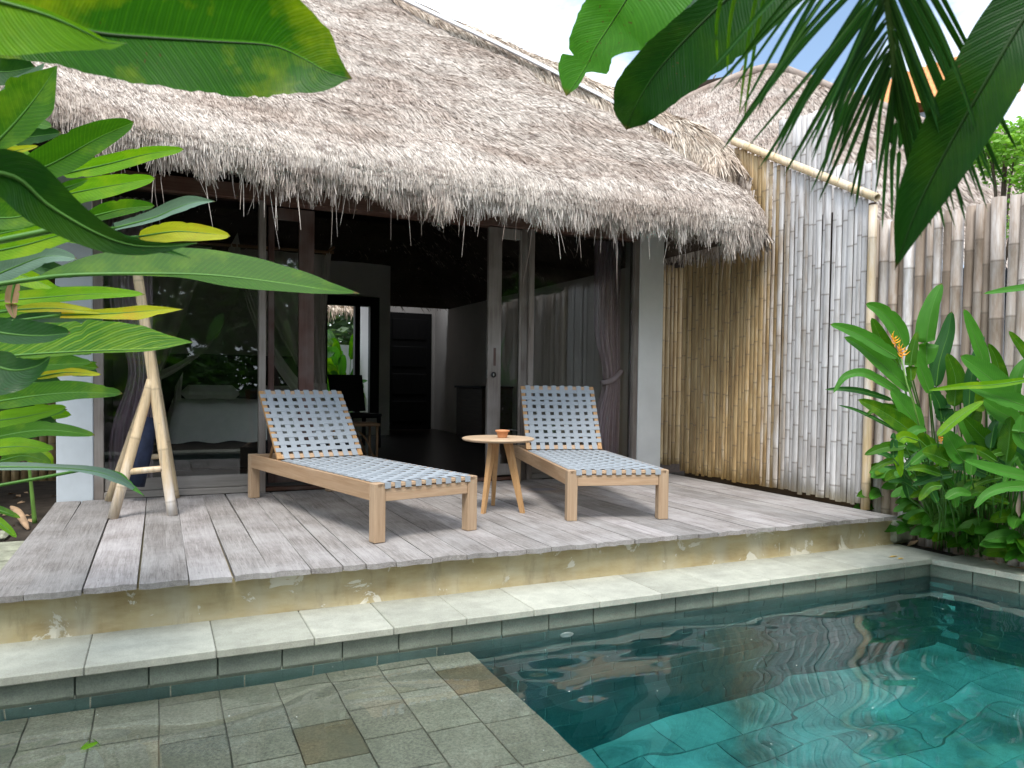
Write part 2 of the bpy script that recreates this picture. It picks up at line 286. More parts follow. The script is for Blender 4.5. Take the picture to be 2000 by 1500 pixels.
MT = dict(
 teak=[m_wood('teak_x', 0, (.42, .27, .16), (.60, .43, .29), rough=.5), m_wood('teak_y', 1, (.40, .25, .14), (.58, .41, .27), rough=.5), m_wood('teak_z', 2, (.42, .28, .17), (.60, .44, .30), rough=.5)],
 gold_teak=m_wood('golden_teak', 2, (.44, .24, .10), (.60, .37, .18), rough=.42), top_teak=m_wood('table_top_wood', 0, (.50, .35, .22), (.66, .50, .35), rough=.5),
 red=m_wood('dark_red_timber', 2, (.075, .035, .028), (.16, .085, .07), weather=.45), redx=m_wood('dark_red_timber_x', 0, (.10, .045, .03), (.19, .10, .07), weather=.2),
 post=m_wood('grey_weathered_timber', 2, (.15, .12, .105), (.33, .29, .26), weather=.7), postx=m_wood('grey_weathered_timber_x', 0, (.24, .215, .19), (.42, .385, .35), weather=.6),
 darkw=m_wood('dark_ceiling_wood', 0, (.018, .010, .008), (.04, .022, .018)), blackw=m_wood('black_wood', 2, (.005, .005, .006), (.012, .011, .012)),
 brown=m_wood('brown_board_wood', 1, (.06, .04, .03), (.13, .09, .065)), rattan=m_wood('rattan', 0, (.22, .12, .06), (.36, .21, .11)),
 deck=m_deck(), plinth=m_plaster(), coping=m_stone('pale_green_coping', (.335, .34, .285), (.445, .45, .385), .3),
 wtile=m_stone('green_pool_wall_tile', (.11, .14, .12), (.20, .225, .18), .45, .6), ledge=m_ledge(), grout2=m_plain('pool_grout', (.15, .21, .195), .9), grout3=m_plain('ledge_grout', (.19, .175, .135), .9),
 utile=m_stone('scatter_tinted_pool_tile', (.10, .19, .195), (.19, .32, .32), .35, .6), ftile=m_stone('green_pool_floor_tile', (.20, .31, .29), (.35, .46, .43), .3, .6, .3, (.5, 1.4)), thatch=m_thatch('thatch', (.10, .077, .060), (.445, .385, .335), (.80, .735, .665)),  # underwater wall tiles tinted blue-green for light scattered in the water
 thatchu=m_plain('thatch_under', (.13, .10, .085), .95, 30, .4, .5), gold_thatch=m_thatch('ridge_thatch', (.16, .12, .08), (.50, .42, .34), (.82, .74, .63)),
 farthatch=m_thatch('weathered_thatch', (.16, .135, .115), (.42, .355, .31), (.60, .54, .48)),
 bamboo=m_bamboo('split_bamboo', ((.22, .13, .055), (.45, .31, .15), (.60, .47, .27))), bamboo2=m_bamboo('round_bamboo', ((.20, .14, .095), (.33, .255, .195), (.43, .35, .28))),
 bpale=m_bamboo('pale_bamboo', ((.50, .37, .21), (.62, .48, .30), (.70, .58, .41)), .4), wall_dim=m_plain('dimmed_white_wall_paint', (.52, .57, .61), .8, 3, .10, .2), wall=m_plain('white_wall_paint', (.80, .81, .80), .8, 3, .06, .15),  # left column's white paint, darkened and blued to tame its bright lighting
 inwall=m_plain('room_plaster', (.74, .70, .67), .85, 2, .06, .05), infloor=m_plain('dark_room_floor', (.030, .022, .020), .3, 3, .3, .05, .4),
 glass=m_glass(), water=m_water(), strip=m_plain('white_ridge_strip', (.66, .68, .72), .5, 6, .06, .05), tile=m_plain('orange_roof_tile', (.62, .27, .10), .7, 5, .2, .4),
 far=m_plain('pale_blue_wall', (.42, .50, .60), .8, 2), soil=m_plain('dark_garden_soil', (.045, .036, .028), .95, 6, .5, .9), grey=m_wood('straps_under', 0, (.1, .1, .1), (.2, .2, .2)),
 web=m_plain('blue_grey_webbing', (.33, .365, .40), .65, 60, .07, .15), clay=m_plain('terracotta', (.55, .25, .12), .7, 20, .12, .2), black=m_plain('black_metal', (.02, .02, .022), .35, 20, .2, .05, .5),
 steel=m_plain('steel', (.5, .5, .5), .3, 20, .1, .05, .5, 1.0), white=m_plain('white_plastic', (.8, .82, .82), .4, 20, .05, .05), net=None, mauve=m_plain('mauve_curtain', (.62, .47, .55), .9, 20, .1, .1),
 linen=m_plain('white_linen', (.75, .73, .68), .9, 12, .06, .3), navy=m_plain('navy_fabric', (.018, .026, .055), .7, 20, .3, .2), rib=m_plain('leaf_rib', (.075, .20, .03), .45, 9, .2, .1), backlit_rib=m_plain('backlit_dark_rib', (.018, .055, .008), .5, 9, .2, .1), stem=m_plain('green_stem', (.11, .22, .04), .45, 9, .25, .1),  # darker rib colour stands in for midribs dark against the sky
 drystem=m_plain('dry_leaf_tan', (.40, .27, .17), .8, 14, .3, .5), orange=m_plain('orange_bract', (.95, .38, .02), .45, 20, .2, .1), petal=m_plain('yellow_petal', (.75, .50, .10), .6, 20, .2, .1), bark=m_plain('bark', (.10, .075, .055), .9, 12, .4, .8),
 conc=m_plain('mossy_concrete', (.30, .31, .24), .9, 14, .35, .7))
def m_net():
    m = M_('sheer_net'); tr = m.n('ShaderNodeBsdfTransparent', {0: c4(1, 1, 1)}).outputs[0]; d = m.n('ShaderNodeBsdfDiffuse', {0: c4(.75, .70, .64)}).outputs[0]
    t2 = m.n('ShaderNodeBsdfTranslucent', {0: c4(.75, .70, .64)}).outputs[0]; dd = m.n('ShaderNodeMixShader', {0: .5, 1: d, 2: t2}).outputs[0]
    return m.fin(m.n('ShaderNodeMixShader', {0: m.ramp(m.tone(), [(0, g(.4)), (1, g(.95))]), 1: tr, 2: dd}).outputs[0])
MT['net'] = m_net()
LF = dict(
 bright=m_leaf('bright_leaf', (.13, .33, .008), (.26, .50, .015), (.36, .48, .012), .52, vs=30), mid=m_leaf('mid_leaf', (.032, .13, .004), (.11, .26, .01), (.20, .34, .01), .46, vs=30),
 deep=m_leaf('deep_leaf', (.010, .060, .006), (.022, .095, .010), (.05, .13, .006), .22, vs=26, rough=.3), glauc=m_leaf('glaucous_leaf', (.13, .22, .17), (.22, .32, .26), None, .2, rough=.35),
 yellow=m_leaf('yellow_leaf', (.42, .44, .02), (.58, .60, .06), (.50, .28, .03), .5, bfac=.8), banana=m_leaf('banana_leaf', (.022, .115, .004), (.055, .20, .006), (.30, .38, .008), .50, vs=30, rough=.4, bfac=.95, vk=.5, bsc=4.0),
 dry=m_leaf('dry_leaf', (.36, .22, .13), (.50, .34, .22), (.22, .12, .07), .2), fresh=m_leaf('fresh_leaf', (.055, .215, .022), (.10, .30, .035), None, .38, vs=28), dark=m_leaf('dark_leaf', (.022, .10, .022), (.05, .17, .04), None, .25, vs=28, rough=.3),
 stripe=m_leaf('striped_leaf', (.045, .19, .012), (.26, .42, .03), (.20, .36, .02), .45, vs=9, vk=.9))
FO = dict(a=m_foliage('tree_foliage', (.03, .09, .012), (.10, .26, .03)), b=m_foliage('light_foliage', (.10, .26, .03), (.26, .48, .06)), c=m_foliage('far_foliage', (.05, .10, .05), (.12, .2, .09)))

# ------------------------------------------------------------------ leaf builder
def leaf(parent, P, hu, hl, mat, fold=.35, tilt=40, n=26, droop=0, wave=.02, seed=0, prof=(.5, .75), name='leaf', jag=0, rag=None, base=None, pr=.004, rib='rib'):
    """P: 3-D midrib base->tip; hu/hl: half widths (m) on the upper / lower side; tilt: how far the blade faces up."""
    C = crv(P, n); t = np.linspace(0, 1, n); T = np.gradient(C, axis=0); T /= np.linalg.norm(T, axis=1)[:, None]
    e0, e1 = prof; wp = (np.sin(np.pi*np.clip(t, 0, 1)**e1)**e0) if np.ndim(e1) == 0 else t
    wp[0] = .0; wp[-1] = 0
    def wprof(h):
        if np.ndim(h) == 0: return h*wp
        h = np.asarray(h); a, b = (h[:, 0], h[:, 1]) if h.ndim == 2 else (np.linspace(0, 1, len(h)), h); w0 = np.interp(t, a, b)
        if n > 14: w0 = w0*(1+.035*np.array([math.sin(i*1.9+seed)*math.sin(i*.83+seed*2) for i in range(n)]))
        if h.ndim == 1: k_ = np.array([.25, .5, .25]); w1 = w0.copy(); w1[1:-1] = (w0[:-2]*.25+w0[1:-1]*.5+w0[2:]*.25); w0 = w1
        return w0
    hu_, hl_ = wprof(hu), wprof(hl)
    rn_ = np.random.default_rng(seed+900)
    if n >= 22:
        for _ in range(2 if n < 40 else 0): (hu_ if rn_.random() < .5 else hl_)[rn_.integers(4, n-3)] *= rn_.uniform(.82, .95)
    S = [-1, -.8, -.55, -.28, -.05, 0, .05, .28, .55, .8, 1]; V = []; UV = []; L_ = np.r_[0, np.cumsum(np.linalg.norm(np.diff(C, axis=0), axis=1))]
    r_ = np.random.default_rng(seed+5); ph = r_.uniform(0, 6, 4); ct, st = math.cos(R(tilt)), math.sin(R(tilt))
    jn = r_.uniform(0, 1, n)
    for i in range(n):
        vw = CAMP-C[i]; vw /= np.linalg.norm(vw); s0 = np.cross(T[i], vw); s0 /= np.linalg.norm(s0)+1e-9; nn = np.cross(s0, T[i]); nn /= np.linalg.norm(nn)+1e-9
        if s0[2] < 0: s0 = -s0                      # s0 = image-up side
        side = s0*ct-nn*st*1.0; nr = nn*ct+s0*st    # the upper edge leans away: the blade faces the sky
        for s in S:
            hw = (hu_[i] if s > 0 else hl_[i])
            if jag and 2 < i < n-2: hw *= 1-jag*(jn[i]*(.5+.5*math.sin(i*2.1+ph[3])))
            a = abs(s); off = nr*(fold*hw*(a**1.25)*.9 + wave*hw*2*math.sin(t[i]*19+ph[0]+(2 if s > 0 else 0))*a*a + wave*.7*hw*math.sin(t[i]*41+ph[1])*a)
            w_ = hw*s/ct*math.sqrt(max(.2, 1-.25*fold*fold)); V.append(C[i]+side*w_+off-np.array([0, 0, droop*hw*a*a])); UV.append((s, L_[i]))
    m = len(S); F = [(i*m+k, i*m+k+1, (i+1)*m+k+1, (i+1)*m+k) for i in range(n-1) for k in range(m-1)]
    mb = MB(); mb.add(V, F, np.repeat(t, m), UV, True)
    mb.cm = 1; rr = pr*np.clip(1-t, .12, 1); mb.tube(C-np.array([0, 0, .2*pr]), rr, 6, .5)
    if base is not None: mb.tube(crv(base, 10), pr*1.15, 6, .5)
    return mb.build(name, [mat, MT[rib]], parent)
def pxs(L_, d):                   # photo polyline -> real points; d scalar or list of depths
    d = np.interp(np.linspace(0, 1, len(L_)), np.linspace(0, 1, len(d)), d) if np.ndim(d) else [d]*len(L_)
    return np.array([at(x, y, q) for (x, y), q in zip(L_, d)])
def pleaf(parent, L_, d, hu, hl, mat, **k):
    P = pxs(L_, d); dm = float(np.mean(d)); f = dm/CAMF
    def sc_(h):
        if np.ndim(h) == 2: return [(a, b*f) for a, b in h]
        return [a*f for a in h] if np.ndim(h) else h*f
    hu, hl = sc_(hu), sc_(hl)
    return leaf(parent, P, hu, hl, LF[mat], **k)
exec_after = []
# ------------------------------------------------------------------ ground, pool, deck
WY, WX0, WZ = 3.52, -.85, -.35                       # far pool wall, left wall, water level
PN = .45                                             # near pool edge
def wall_x(y): return 4.84+(3.5-y)*.235              # right wall runs slightly outward
FR = wall_x(PN)
mb = MB(); g_ = -.235
hole = [(WX0-.02, PN-.02), (FR+.02, PN-.02), (wall_x(WY)+.02, WY+.02), (WX0-.02, WY+.02)]
o_ = [(-80, -60), (80, -60), (80, 110), (-80, 110)]
mb.add([(x, y, g_) for x, y in hole+o_], [(4, 5, 1, 0), (5, 6, 2, 1), (6, 7, 3, 2), (7, 4, 0, 3)], .5)
tag(mb.build('ground', MT['soil']), kind='structure')

def tiles_plane(mb, O, A, B, na, nb, ta, tb, gap=.004, th=.012, tones=None, stag=0, lo=0, hi=1):
    """tiles on the plane O + a*A + b*B (unit vectors), ta x tb each, tops standing th along A x B"""
    O, A, B = map(lambda q: np.array(q, float), (O, A, B)); N = np.cross(A, B); N /= np.linalg.norm(N)
    for j in range(nb):
        for i in range(na):
            sh = stag*ta*(j % 2); a0, a1 = i*ta+gap/2+sh, (i+1)*ta-gap/2+sh; b0, b1 = j*tb+gap/2, (j+1)*tb-gap/2; h = th+rng.uniform(-.0008, .0008); c = .003
            V = [O+A*a+B*b for a, b in ((a0, b0), (a1, b0), (a1, b1), (a0, b1))]+[O+A*a+B*b+N*h for a, b in ((a0+c, b0+c), (a1-c, b0+c), (a1-c, b1-c), (a0+c, b1-c))]
            F = [(4, 5, 6, 7), (0, 1, 5, 4), (1, 2, 6, 5), (2, 3, 7, 6), (3, 0, 4, 7)]
            mb.add(V, F, tones(i, j) if tones else rng.uniform(lo, hi))
# pool shell: grout-coloured backing with stone tiles set on it
FZ = -1.82; LZ = -.51; LX = 1.42
mb = MB()
mb.add([(WX0-.03, WY+.03, FZ-.2), (wall_x(WY)+.03, WY+.03, FZ-.2), (wall_x(WY)+.03, WY+.03, -.262), (WX0-.03, WY+.03, -.262)], [(0, 1, 2, 3)])
mb.add([(wall_x(WY)+.03, WY+.03, FZ-.2), (FR+.03, PN-.03, FZ-.2), (FR+.03, PN-.03, -.262), (wall_x(WY)+.03, WY+.03, -.262)], [(0, 1, 2, 3)])
mb.add([(WX0-.03, PN-.03, FZ-.2), (WX0-.03, WY+.03, FZ-.2), (WX0-.03, WY+.03, -.262), (WX0-.03, PN-.03, -.262)], [(0, 1, 2, 3)])
mb.add([(WX0-.03, PN-.03, FZ-.2), (FR+.03, PN-.03, FZ-.2), (FR+.03, PN-.03, -.262), (WX0-.03, PN-.03, -.262)], [(0, 1, 2, 3)])
mb.add([(WX0-.03, PN-.03, FZ-.02), (FR+.03, PN-.03, FZ-.02), (wall_x(WY)+.03, WY+.03, FZ-.02), (WX0-.03, WY+.03, FZ-.02)], [(0, 1, 2, 3)])
basin = mb.build('pool_basin', MT['grout2']); tag(basin, kind='structure')
mb = MB()
tiles_plane(mb, (WX0, WY+.012, -.265), (1, 0, 0), (0, 0, -1), 21, 1, .272, .125, th=-.012, gap=.0025, lo=.5, hi=1)
tag(mb.build('pool_wall_tiles', MT['wtile']), kind='structure'); mb = MB()
tiles_plane(mb, (WX0, WY+.012, -.39), (1, 0, 0), (0, 0, -1), 20, 12, .3, .125, th=-.012, gap=.0025, stag=.5, lo=0, hi=.5)
dv = np.array([wall_x(PN)-wall_x(WY), PN-WY, 0]); dv /= np.linalg.norm(dv)
mb2 = MB(); tiles_plane(mb2, (wall_x(WY)+.012, WY, -.265), dv, (0, 0, -1), 12, 1, .272, .125, th=-.012, gap=.0025, lo=.6, hi=1)
tiles_plane(mb, (wall_x(WY)+.012, WY, -.39), dv, (0, 0, -1), 11, 12, .3, .125, th=-.012, gap=.0025, stag=.5, lo=0, hi=.5)
tiles_plane(mb, (LX-.012, WY, LZ-.03), (0, -1, 0), (0, 0, -1), 10, 11, .3, .125, gap=.0025, stag=.0, lo=0, hi=.5)
tag(mb.build('pool_wall_tiles', MT['utile']), kind='structure'); tag(mb2.build('pool_wall_tiles', MT['wtile']), kind='structure')
mb = MB(); ft = lambda i, j: float(np.clip(rng.choice([.08, .3, .5, .75, 1.0])+rng.uniform(-.08, .08), 0, 1))
tiles_plane(mb, (LX-.1, WY, FZ-.012), (1, 0, 0), (0, -1, 0), 14, 11, .4, .285, th=-.012, gap=.0012, stag=.5, tones=ft)
o = mb.build('pool_floor', MT['ftile']); tag(o, kind='structure')
# shallow sitting ledge on the left of the pool
mb = MB(); mb.box(WX0-.01, PN, FZ, LX-.012, WY+.005, LZ-.014, .5); o = mb.build('pool_ledge', MT['grout3']); tag(o, kind='structure')
mb = MB(); lt = {}
def ltone(i, j):
    if (i, j) in ((3, 3), (0, 2)): return .95
    if (i, j) in ((3, 2), (2, 1)): return .66
    return float(rng.choice([.02, .12, .26, .34, .5, .78, .3]))
for i in range(10):
    x1 = LX-i*.236; y_ = WY+.0-rng.uniform(0, .0); k = 0; y_ += rng.uniform(0, .2)
    while y_ > PN:
        ln_ = rng.uniform(.22, .40); a_, b_ = min(y_, WY), max(y_-ln_, PN); k += 1
        if a_-b_ > .03: tiles_plane(mb, (x1, a_, LZ-.012), (0, -1, 0), (-1, 0, 0), 1, 1, a_-b_, .236, th=-.012, gap=.0012, tones=lambda a, b: ltone(i, k))
        y_ = b_ if b_ > PN else -9
o = mb.build('ledge_tiles', MT['ledge']); tag(o, kind='structure')
# water body
mb = MB(); zb = FZ-.015; pts = [(WX0-.005, PN+.0), (FR+.005, PN), (wall_x(WY)+.006, WY+.006), (WX0-.005, WY+.006)]
mb.add([(x, y, zb) for x, y in pts]+[(x, y, WZ) for x, y in pts], [(3, 2, 1, 0), (4, 5, 6, 7), (0, 1, 5, 4), (1, 2, 6, 5), (2, 3, 7, 6), (3, 0, 4, 7)])
tag(mb.build('pool_water', MT['water']), kind='structure')
# coping stones
mb = MB(); x = WX0-.42
while x < 4.98:
    wd = rng.uniform(.36, .42) if x > -.2 else .5; x1 = min(x+wd, 5.02)
    if x1 > 4.72: x1 = 5.02
    mb.box(x+.0012, 3.485+rng.uniform(-.002, .002), -.262, x1-.0012, 3.93, -.225+rng.uniform(-.0008, .0008), rng.uniform(0, 1), bev=.004)
    x = x1
for i in range(9):                                   # right side coping, follows the slanting wall
    a, b = 3.482-i*.38, 3.482-(i+1)*.38+.002; V = []
    for z in (-.262, -.2255):
        for (yy, off) in ((a, -.035), (a, .42), (b, .42), (b, -.035)): V.append((wall_x(yy)+off, yy, z))
    mb.add(V, [(4, 5, 6, 7)[::-1], (0, 1, 5, 4), (1, 2, 6, 5), (2, 3, 7, 6), (3, 0, 4, 7)], rng.uniform(.1, .9))
for i in range(15): mb.box(WX0-.42+i*.45+.001, PN-.42, -.262, WX0-.42+(i+1)*.45-.001, PN+.035, -.225, rng.uniform(), bev=.004)
for i in range(7): mb.box(WX0-.42, PN+.037+i*.44, -.262, WX0+.035, PN+.037+(i+1)*.44-.0012, -.225, rng.uniform(), bev=.004)
tag(mb.build('pool_coping', MT['coping']), kind='structure')
# plinth under the deck
mb = MB(); nx, nz = 90, 6; V = []
for j in range(nz):
    for i in range(nx):
        X = -.74+(5.12+.74)*i/(nx-1); Z = -.226+.19*j/(nz-1); V.append((X, 3.935+.006*wob([(X, Z*3, 0)], 4)[0]-(.01 if j == 0 else 0), Z))
mb.add(V, [(j*nx+i, j*nx+i+1, (j+1)*nx+i+1, (j+1)*nx+i) for j in range(nz-1) for i in range(nx-1)], .5, smooth=True)
mb.box(-.66, 3.95, -.30, 5.12, 6.6, -.04)
tag(mb.build('deck_plinth', MT['plinth']), kind='structure')
mb = MB(); mb.box(4.96, 3.9, -.226, 5.4, 4.2, -.045, bev=.03); tag(mb.build('plinth_end_block', MT['conc']), kind='structure')
# deck boards
ed = [-.70, -.525, -.30, -.08, .136, .33, .505, .70, .86, .98, 1.14, 1.34, 1.54, 1.72, 1.90, 2.06, 2.22, 2.36, 2.50, 2.64, 2.80, 2.96, 3.12, 3.27, 3.43, 3.60, 3.76, 3.9, 4.05, 4.2, 4.34, 4.48, 4.64, 4.8, 4.93]
mb = MB(); sk = lambda X: X
for i in range(len(ed)-1):
    x0, x1 = ed[i], ed[i+1]; gp = .0045 if i > 8 else .007; yf = 3.862+rng.uniform(-.008, .006); yf2 = yf+rng.uniform(-.007, .007); tn = rng.uniform(0, 1); zt = rng.uniform(-.0015, .0015); ny = 14; nxx = 5; V = []
    cup = rng.uniform(-.003, .002); sw = rng.uniform(-.006, .006)
    for (lay) in (0, 1):
        for j in range(ny):
            for k in range(nxx):
                s = k/(nxx-1); q = j/(ny-1); Y = (yf*(1-s)+yf2*s+.002*math.sin(s*5+i))*(1-q)+6.64*q; X = x0+gp/2+(x1-x0-gp)*s+sw*math.sin(q*3.0+i)+rng.uniform(-.0006, .0006)*(k in (0, 4))
                X = X-(.0*q); e = (1 if k in (0, 4) else 0)
                V.append((X, Y, (0 if lay == 0 else -.028)+zt+cup*(4*s*(1-s))-(.0025*e if lay == 0 else 0)+(.0+.002*math.sin(s*7+i))*(j == 0)))
    q_ = ny*nxx; F = [(j*nxx+k, j*nxx+k+1, (j+1)*nxx+k+1, (j+1)*nxx+k) for j in range(ny-1) for k in range(nxx-1)]
    F += [(k+q_, k+1+q_, k+1, k) for k in range(nxx-1)]+[(j*nxx+q_, j*nxx, (j+1)*nxx, (j+1)*nxx+q_) for j in range(ny-1)]+[(j*nxx+4, j*nxx+4+q_, (j+1)*nxx+4+q_, (j+1)*nxx+4) for j in range(ny-1)]
    mb.add(V, F, tn)
dk = mb.build('deck', MT['deck']); tag(dk, kind='structure'); mb = MB()
for i in range(len(ed)-1):
    for yy in (3.98, 5.25, 6.5):
        for q in (.22, .78): X = ed[i]+(ed[i+1]-ed[i])*q+rng.uniform(-.006, .006); Y = yy+rng.uniform(-.01, .01); mb.add([(X+.0042*math.cos(a*1.047), Y+.0042*math.sin(a*1.047), .0028) for a in range(6)], [(0, 1, 2, 3, 4, 5)], .5)
nl = mb.build('nail_heads', MT['black'], dk)

# ------------------------------------------------------------------ thatch
def blades(P, D, N, ln, wd, lift, tone, rs, curl=.0):
    """thin straw blades: root P, direction D, normal N"""
    n = len(P); S = np.cross(D, N); S /= np.linalg.norm(S, axis=1)[:, None]+1e-9; a = rs.uniform(-.9, .9, n)[:, None]
    S = S*np.cos(a)+N*np.sin(a); w_ = (wd*rs.uniform(.6, 1.3, n))[:, None]*S/2; L1 = (ln)[:, None]
    m1 = P+D*L1*.55+N*(lift*rs.uniform(.3, 1, n))[:, None]; e = P+D*L1+N*(lift*rs.uniform(-.2, 1.2, n))[:, None]
    if curl: e = e+rs.normal(0, curl, (n, 3))*L1*np.array([1, 1, .3])
    V = np.stack([P-w_, P+w_, m1+w_*.95, m1-w_*.95, e+w_*.35, e-w_*.35], 1).reshape(-1, 3); b = (np.arange(n)*6)[:, None]
    F = np.vstack([b+np.array([0, 1, 2, 3]), b+np.array([3, 2, 4, 5])]); return V, F, np.repeat(tone, 6)
def join(ls):
    V, F, T, o = [], [], [], 0
    for v, f, t in ls: V.append(v); F.append(f+o); T.append(t); o += len(v)
    return np.concatenate(V), np.concatenate(F), np.concatenate(T)
def thatch_surface(f, nu, nv, n, rs, ln=(.10, .22), wd=.008, lift=.03, under=.0, sway=.28, vdown=True, dens=None, tmin=.25):
    """f(u,v)->(..,3), v runs up the slope"""
    U, Vv = np.meshgrid(np.linspace(0, 1, nu), np.linspace(0, 1, nv)); G = f(U.ravel(), Vv.ravel()); i = np.arange(nu*nv).reshape(nv, nu)
    F = np.stack([i[:-1, :-1], i[:-1, 1:], i[1:, 1:], i[1:, :-1]], -1).reshape(-1, 4); out = [(G, F, np.full(len(G), .0))]
    u = rs.uniform(0, 1, n); v = rs.uniform(0, 1, n)
    if dens is not None: v = dens(v)
    P = f(u, v); h = 1e-3; D = f(u, np.clip(v-h, -1, 1))-f(u, v); D /= np.linalg.norm(D, axis=1)[:, None]+1e-12; A = f(u+h, v)-f(u, v); A /= np.linalg.norm(A, axis=1)[:, None]+1e-12
    N = np.cross(A, -D); N /= np.linalg.norm(N, axis=1)[:, None]+1e-9; N *= np.sign(N[:, 2:3]+1e-6)
    cl = wob(P, 7)*.5+wob(P, 18)*.5; sw = (rs.normal(0, sway, n)+.10*wob(P, 3.2))[:, None]; D2 = D+A*sw; D2 /= np.linalg.norm(D2, axis=1)[:, None]
    l_ = rs.uniform(ln[0], ln[1], n); t = np.clip(rs.beta(2.2, 1.5, n)*.98+.07*cl+.03, 0, 1); t = np.clip(np.maximum(t, tmin*rs.uniform(.2, 1, n)), 0, 1)
    out.append(blades(P-D2*l_[:, None]*.4+N*(.004+.009*np.clip(cl, -1, 1))[:, None], D2, N, l_, wd, lift, t, rs)); return out
def fringe(P, D, N, rs, ln, wd, tone=(.35, 1), curl=.06):
    n = len(P); D = D+rs.normal(0, .085, (n, 3))+.12*np.stack([wob(P, 9), 0*P[:, 0], 0*P[:, 0]], -1); D /= np.linalg.norm(D, axis=1)[:, None]; l_ = rs.uniform(*ln, n)*(1+.5*wob(P, 8)+.45*wob(P, 19)); t = rs.uniform(*tone, n)
    return blades(P, D, N, l_, wd, .012, t, rs, curl)

EY = [5.22, 5.165, 5.16, 5.20, 5.30, 5.58, 6.0, 7.5, 9.35]; EZ = [0, .045, .11, .20, .31, .55, .88, 2.15, 3.80]
_pp = crv(np.stack([0*np.array(EY), EY, EZ], 1), 120); EY = _pp[:, 1]; EZ = _pp[:, 2]
_arc = np.r_[0, np.cumsum(np.hypot(np.diff(EY), np.diff(EZ)))]; _arc /= _arc[-1]
def hem(X): return np.interp(X, [-1.2, -.75, -.3, .3, 1.2, 2, 3.0, 3.8, 4.5, 5], [2.50, 2.44, 2.345, 2.31, 2.275, 2.265, 2.265, 2.265, 2.255, 2.235])
HY = [5.16, 5.3, 5.5, 5.75, 6.0, 6.65, 7.38, 8.26, 9.35]; HX = [4.93, 4.97, 4.95, 4.85, 4.66, 4.2, 3.38, 2.33, 1.15]; HL = [-.85, -.95, -1.05, -1.1, -1.1, -.9, -.5, .1, 1.05]
def roof_front(u, v):
    s = np.where(v < 0, 0, v); Y = np.interp(s, _arc, EY); Z = np.interp(s, _arc, EZ); x0 = np.interp(Y, HY, HL); x1 = np.interp(Y, HY, HX)
    x0 = np.where(s < .03, -.85, x0); x1 = np.where(s < .03, 4.93, x1); X = x0+(x1-x0)*u; Z = Z+hem(X)*np.clip(1-s*1.2, 0, 1)+2.2*np.clip(s*1.2, 0, 1)
    Q = np.stack([X, Y, Z], -1); k = np.clip(s*6, 0, 1); b = .035*wob(Q, 1.7)+.014*wob(Q, 6); Q = Q+np.stack([0*b, -b*.5*k, b*k], -1); corner = np.clip((u-.93)/.07, 0, 1)**2*np.clip(1-s*7, 0, 1); Q[..., 1] += .16*corner; Q[..., 2] -= .015*corner; return Q
def ruled(A, B):
    A, B = np.array(A, float), np.array(B, float)
    def f(u, v):
        ta = np.linspace(0, 1, len(A)); tb = np.linspace(0, 1, len(B)); a = np.stack([np.interp(u, ta, A[:, k]) for k in range(3)], -1); b = np.stack([np.interp(u, tb, B[:, k]) for k in range(3)], -1)
        v = np.asarray(v)[..., None]; q = a*(1-v)+b*v; return q+np.array([0, 0, 1])*(.05*wob(q, 1.3))[..., None]*np.minimum(1, 4*v)
    return f
rs = np.random.default_rng(3)
villa = empty('thatched_villa', (0, 0, 0), flat=True); tag(villa, 'thatch roofed garden villa with open sliding glass doors behind the deck', 'house')
hip = [(x, y, float(roof_front(np.array([1.]), np.array([np.interp(y, EY[14:], _arc[14:])]))[0][2])) for x, y in zip(HX[1:], HY[1:])]
hipl = [(x, y, float(roof_front(np.array([0.]), np.array([np.interp(y, EY[14:], _arc[14:])]))[0][2])) for x, y in zip(HL[1:], HY[1:])]
dn = lambda v: np.where(v < .30, v/.30*.14, .14+(v-.30)/.70*.86)
parts = thatch_surface(roof_front, 160, 90, 420000, rs, dens=dn, wd=.0052, ln=(.07, .18), sway=.11, lift=.013)
# hem fringe, several layers deep
n = 34000; u = rs.uniform(0, 1, n); v = rs.uniform(0.0, .03, n); P = roof_front(u, v); P[:, 1] += rs.uniform(-.01, .05, n); P[:, 2] += rs.uniform(.0, .05, n)
parts.append(fringe(P, np.tile([0.05, .02, -1.], (n, 1)), np.tile([0, -1., .2], (n, 1)), rs, (.04, .135), .0065))
n = 3000; u = rs.uniform(0, 1, n); k = wob(np.stack([u*6, 0*u, 0*u], -1), 2.3) > .1; u = u[k]; n = len(u); P = roof_front(u, np.full(n, .004)); P[:, 2] += .02; P[:, 1] += rs.uniform(0, .08, n)
parts.append(fringe(P, np.tile([0.05, .04, -1.], (n, 1)), np.tile([0, -1., .1], (n, 1)), rs, (.07, .16), .007, (.4, 1), .1))
n = 70; u = rs.uniform(0, 1, n); P = roof_front(u, np.full(n, .004)); P[:, 1] += .04
parts.append(fringe(P, np.tile([0.0, .02, -1.], (n, 1)), np.tile([0, -1., .1], (n, 1)), rs, (.2, .38), .004, (.3, .9), .03))
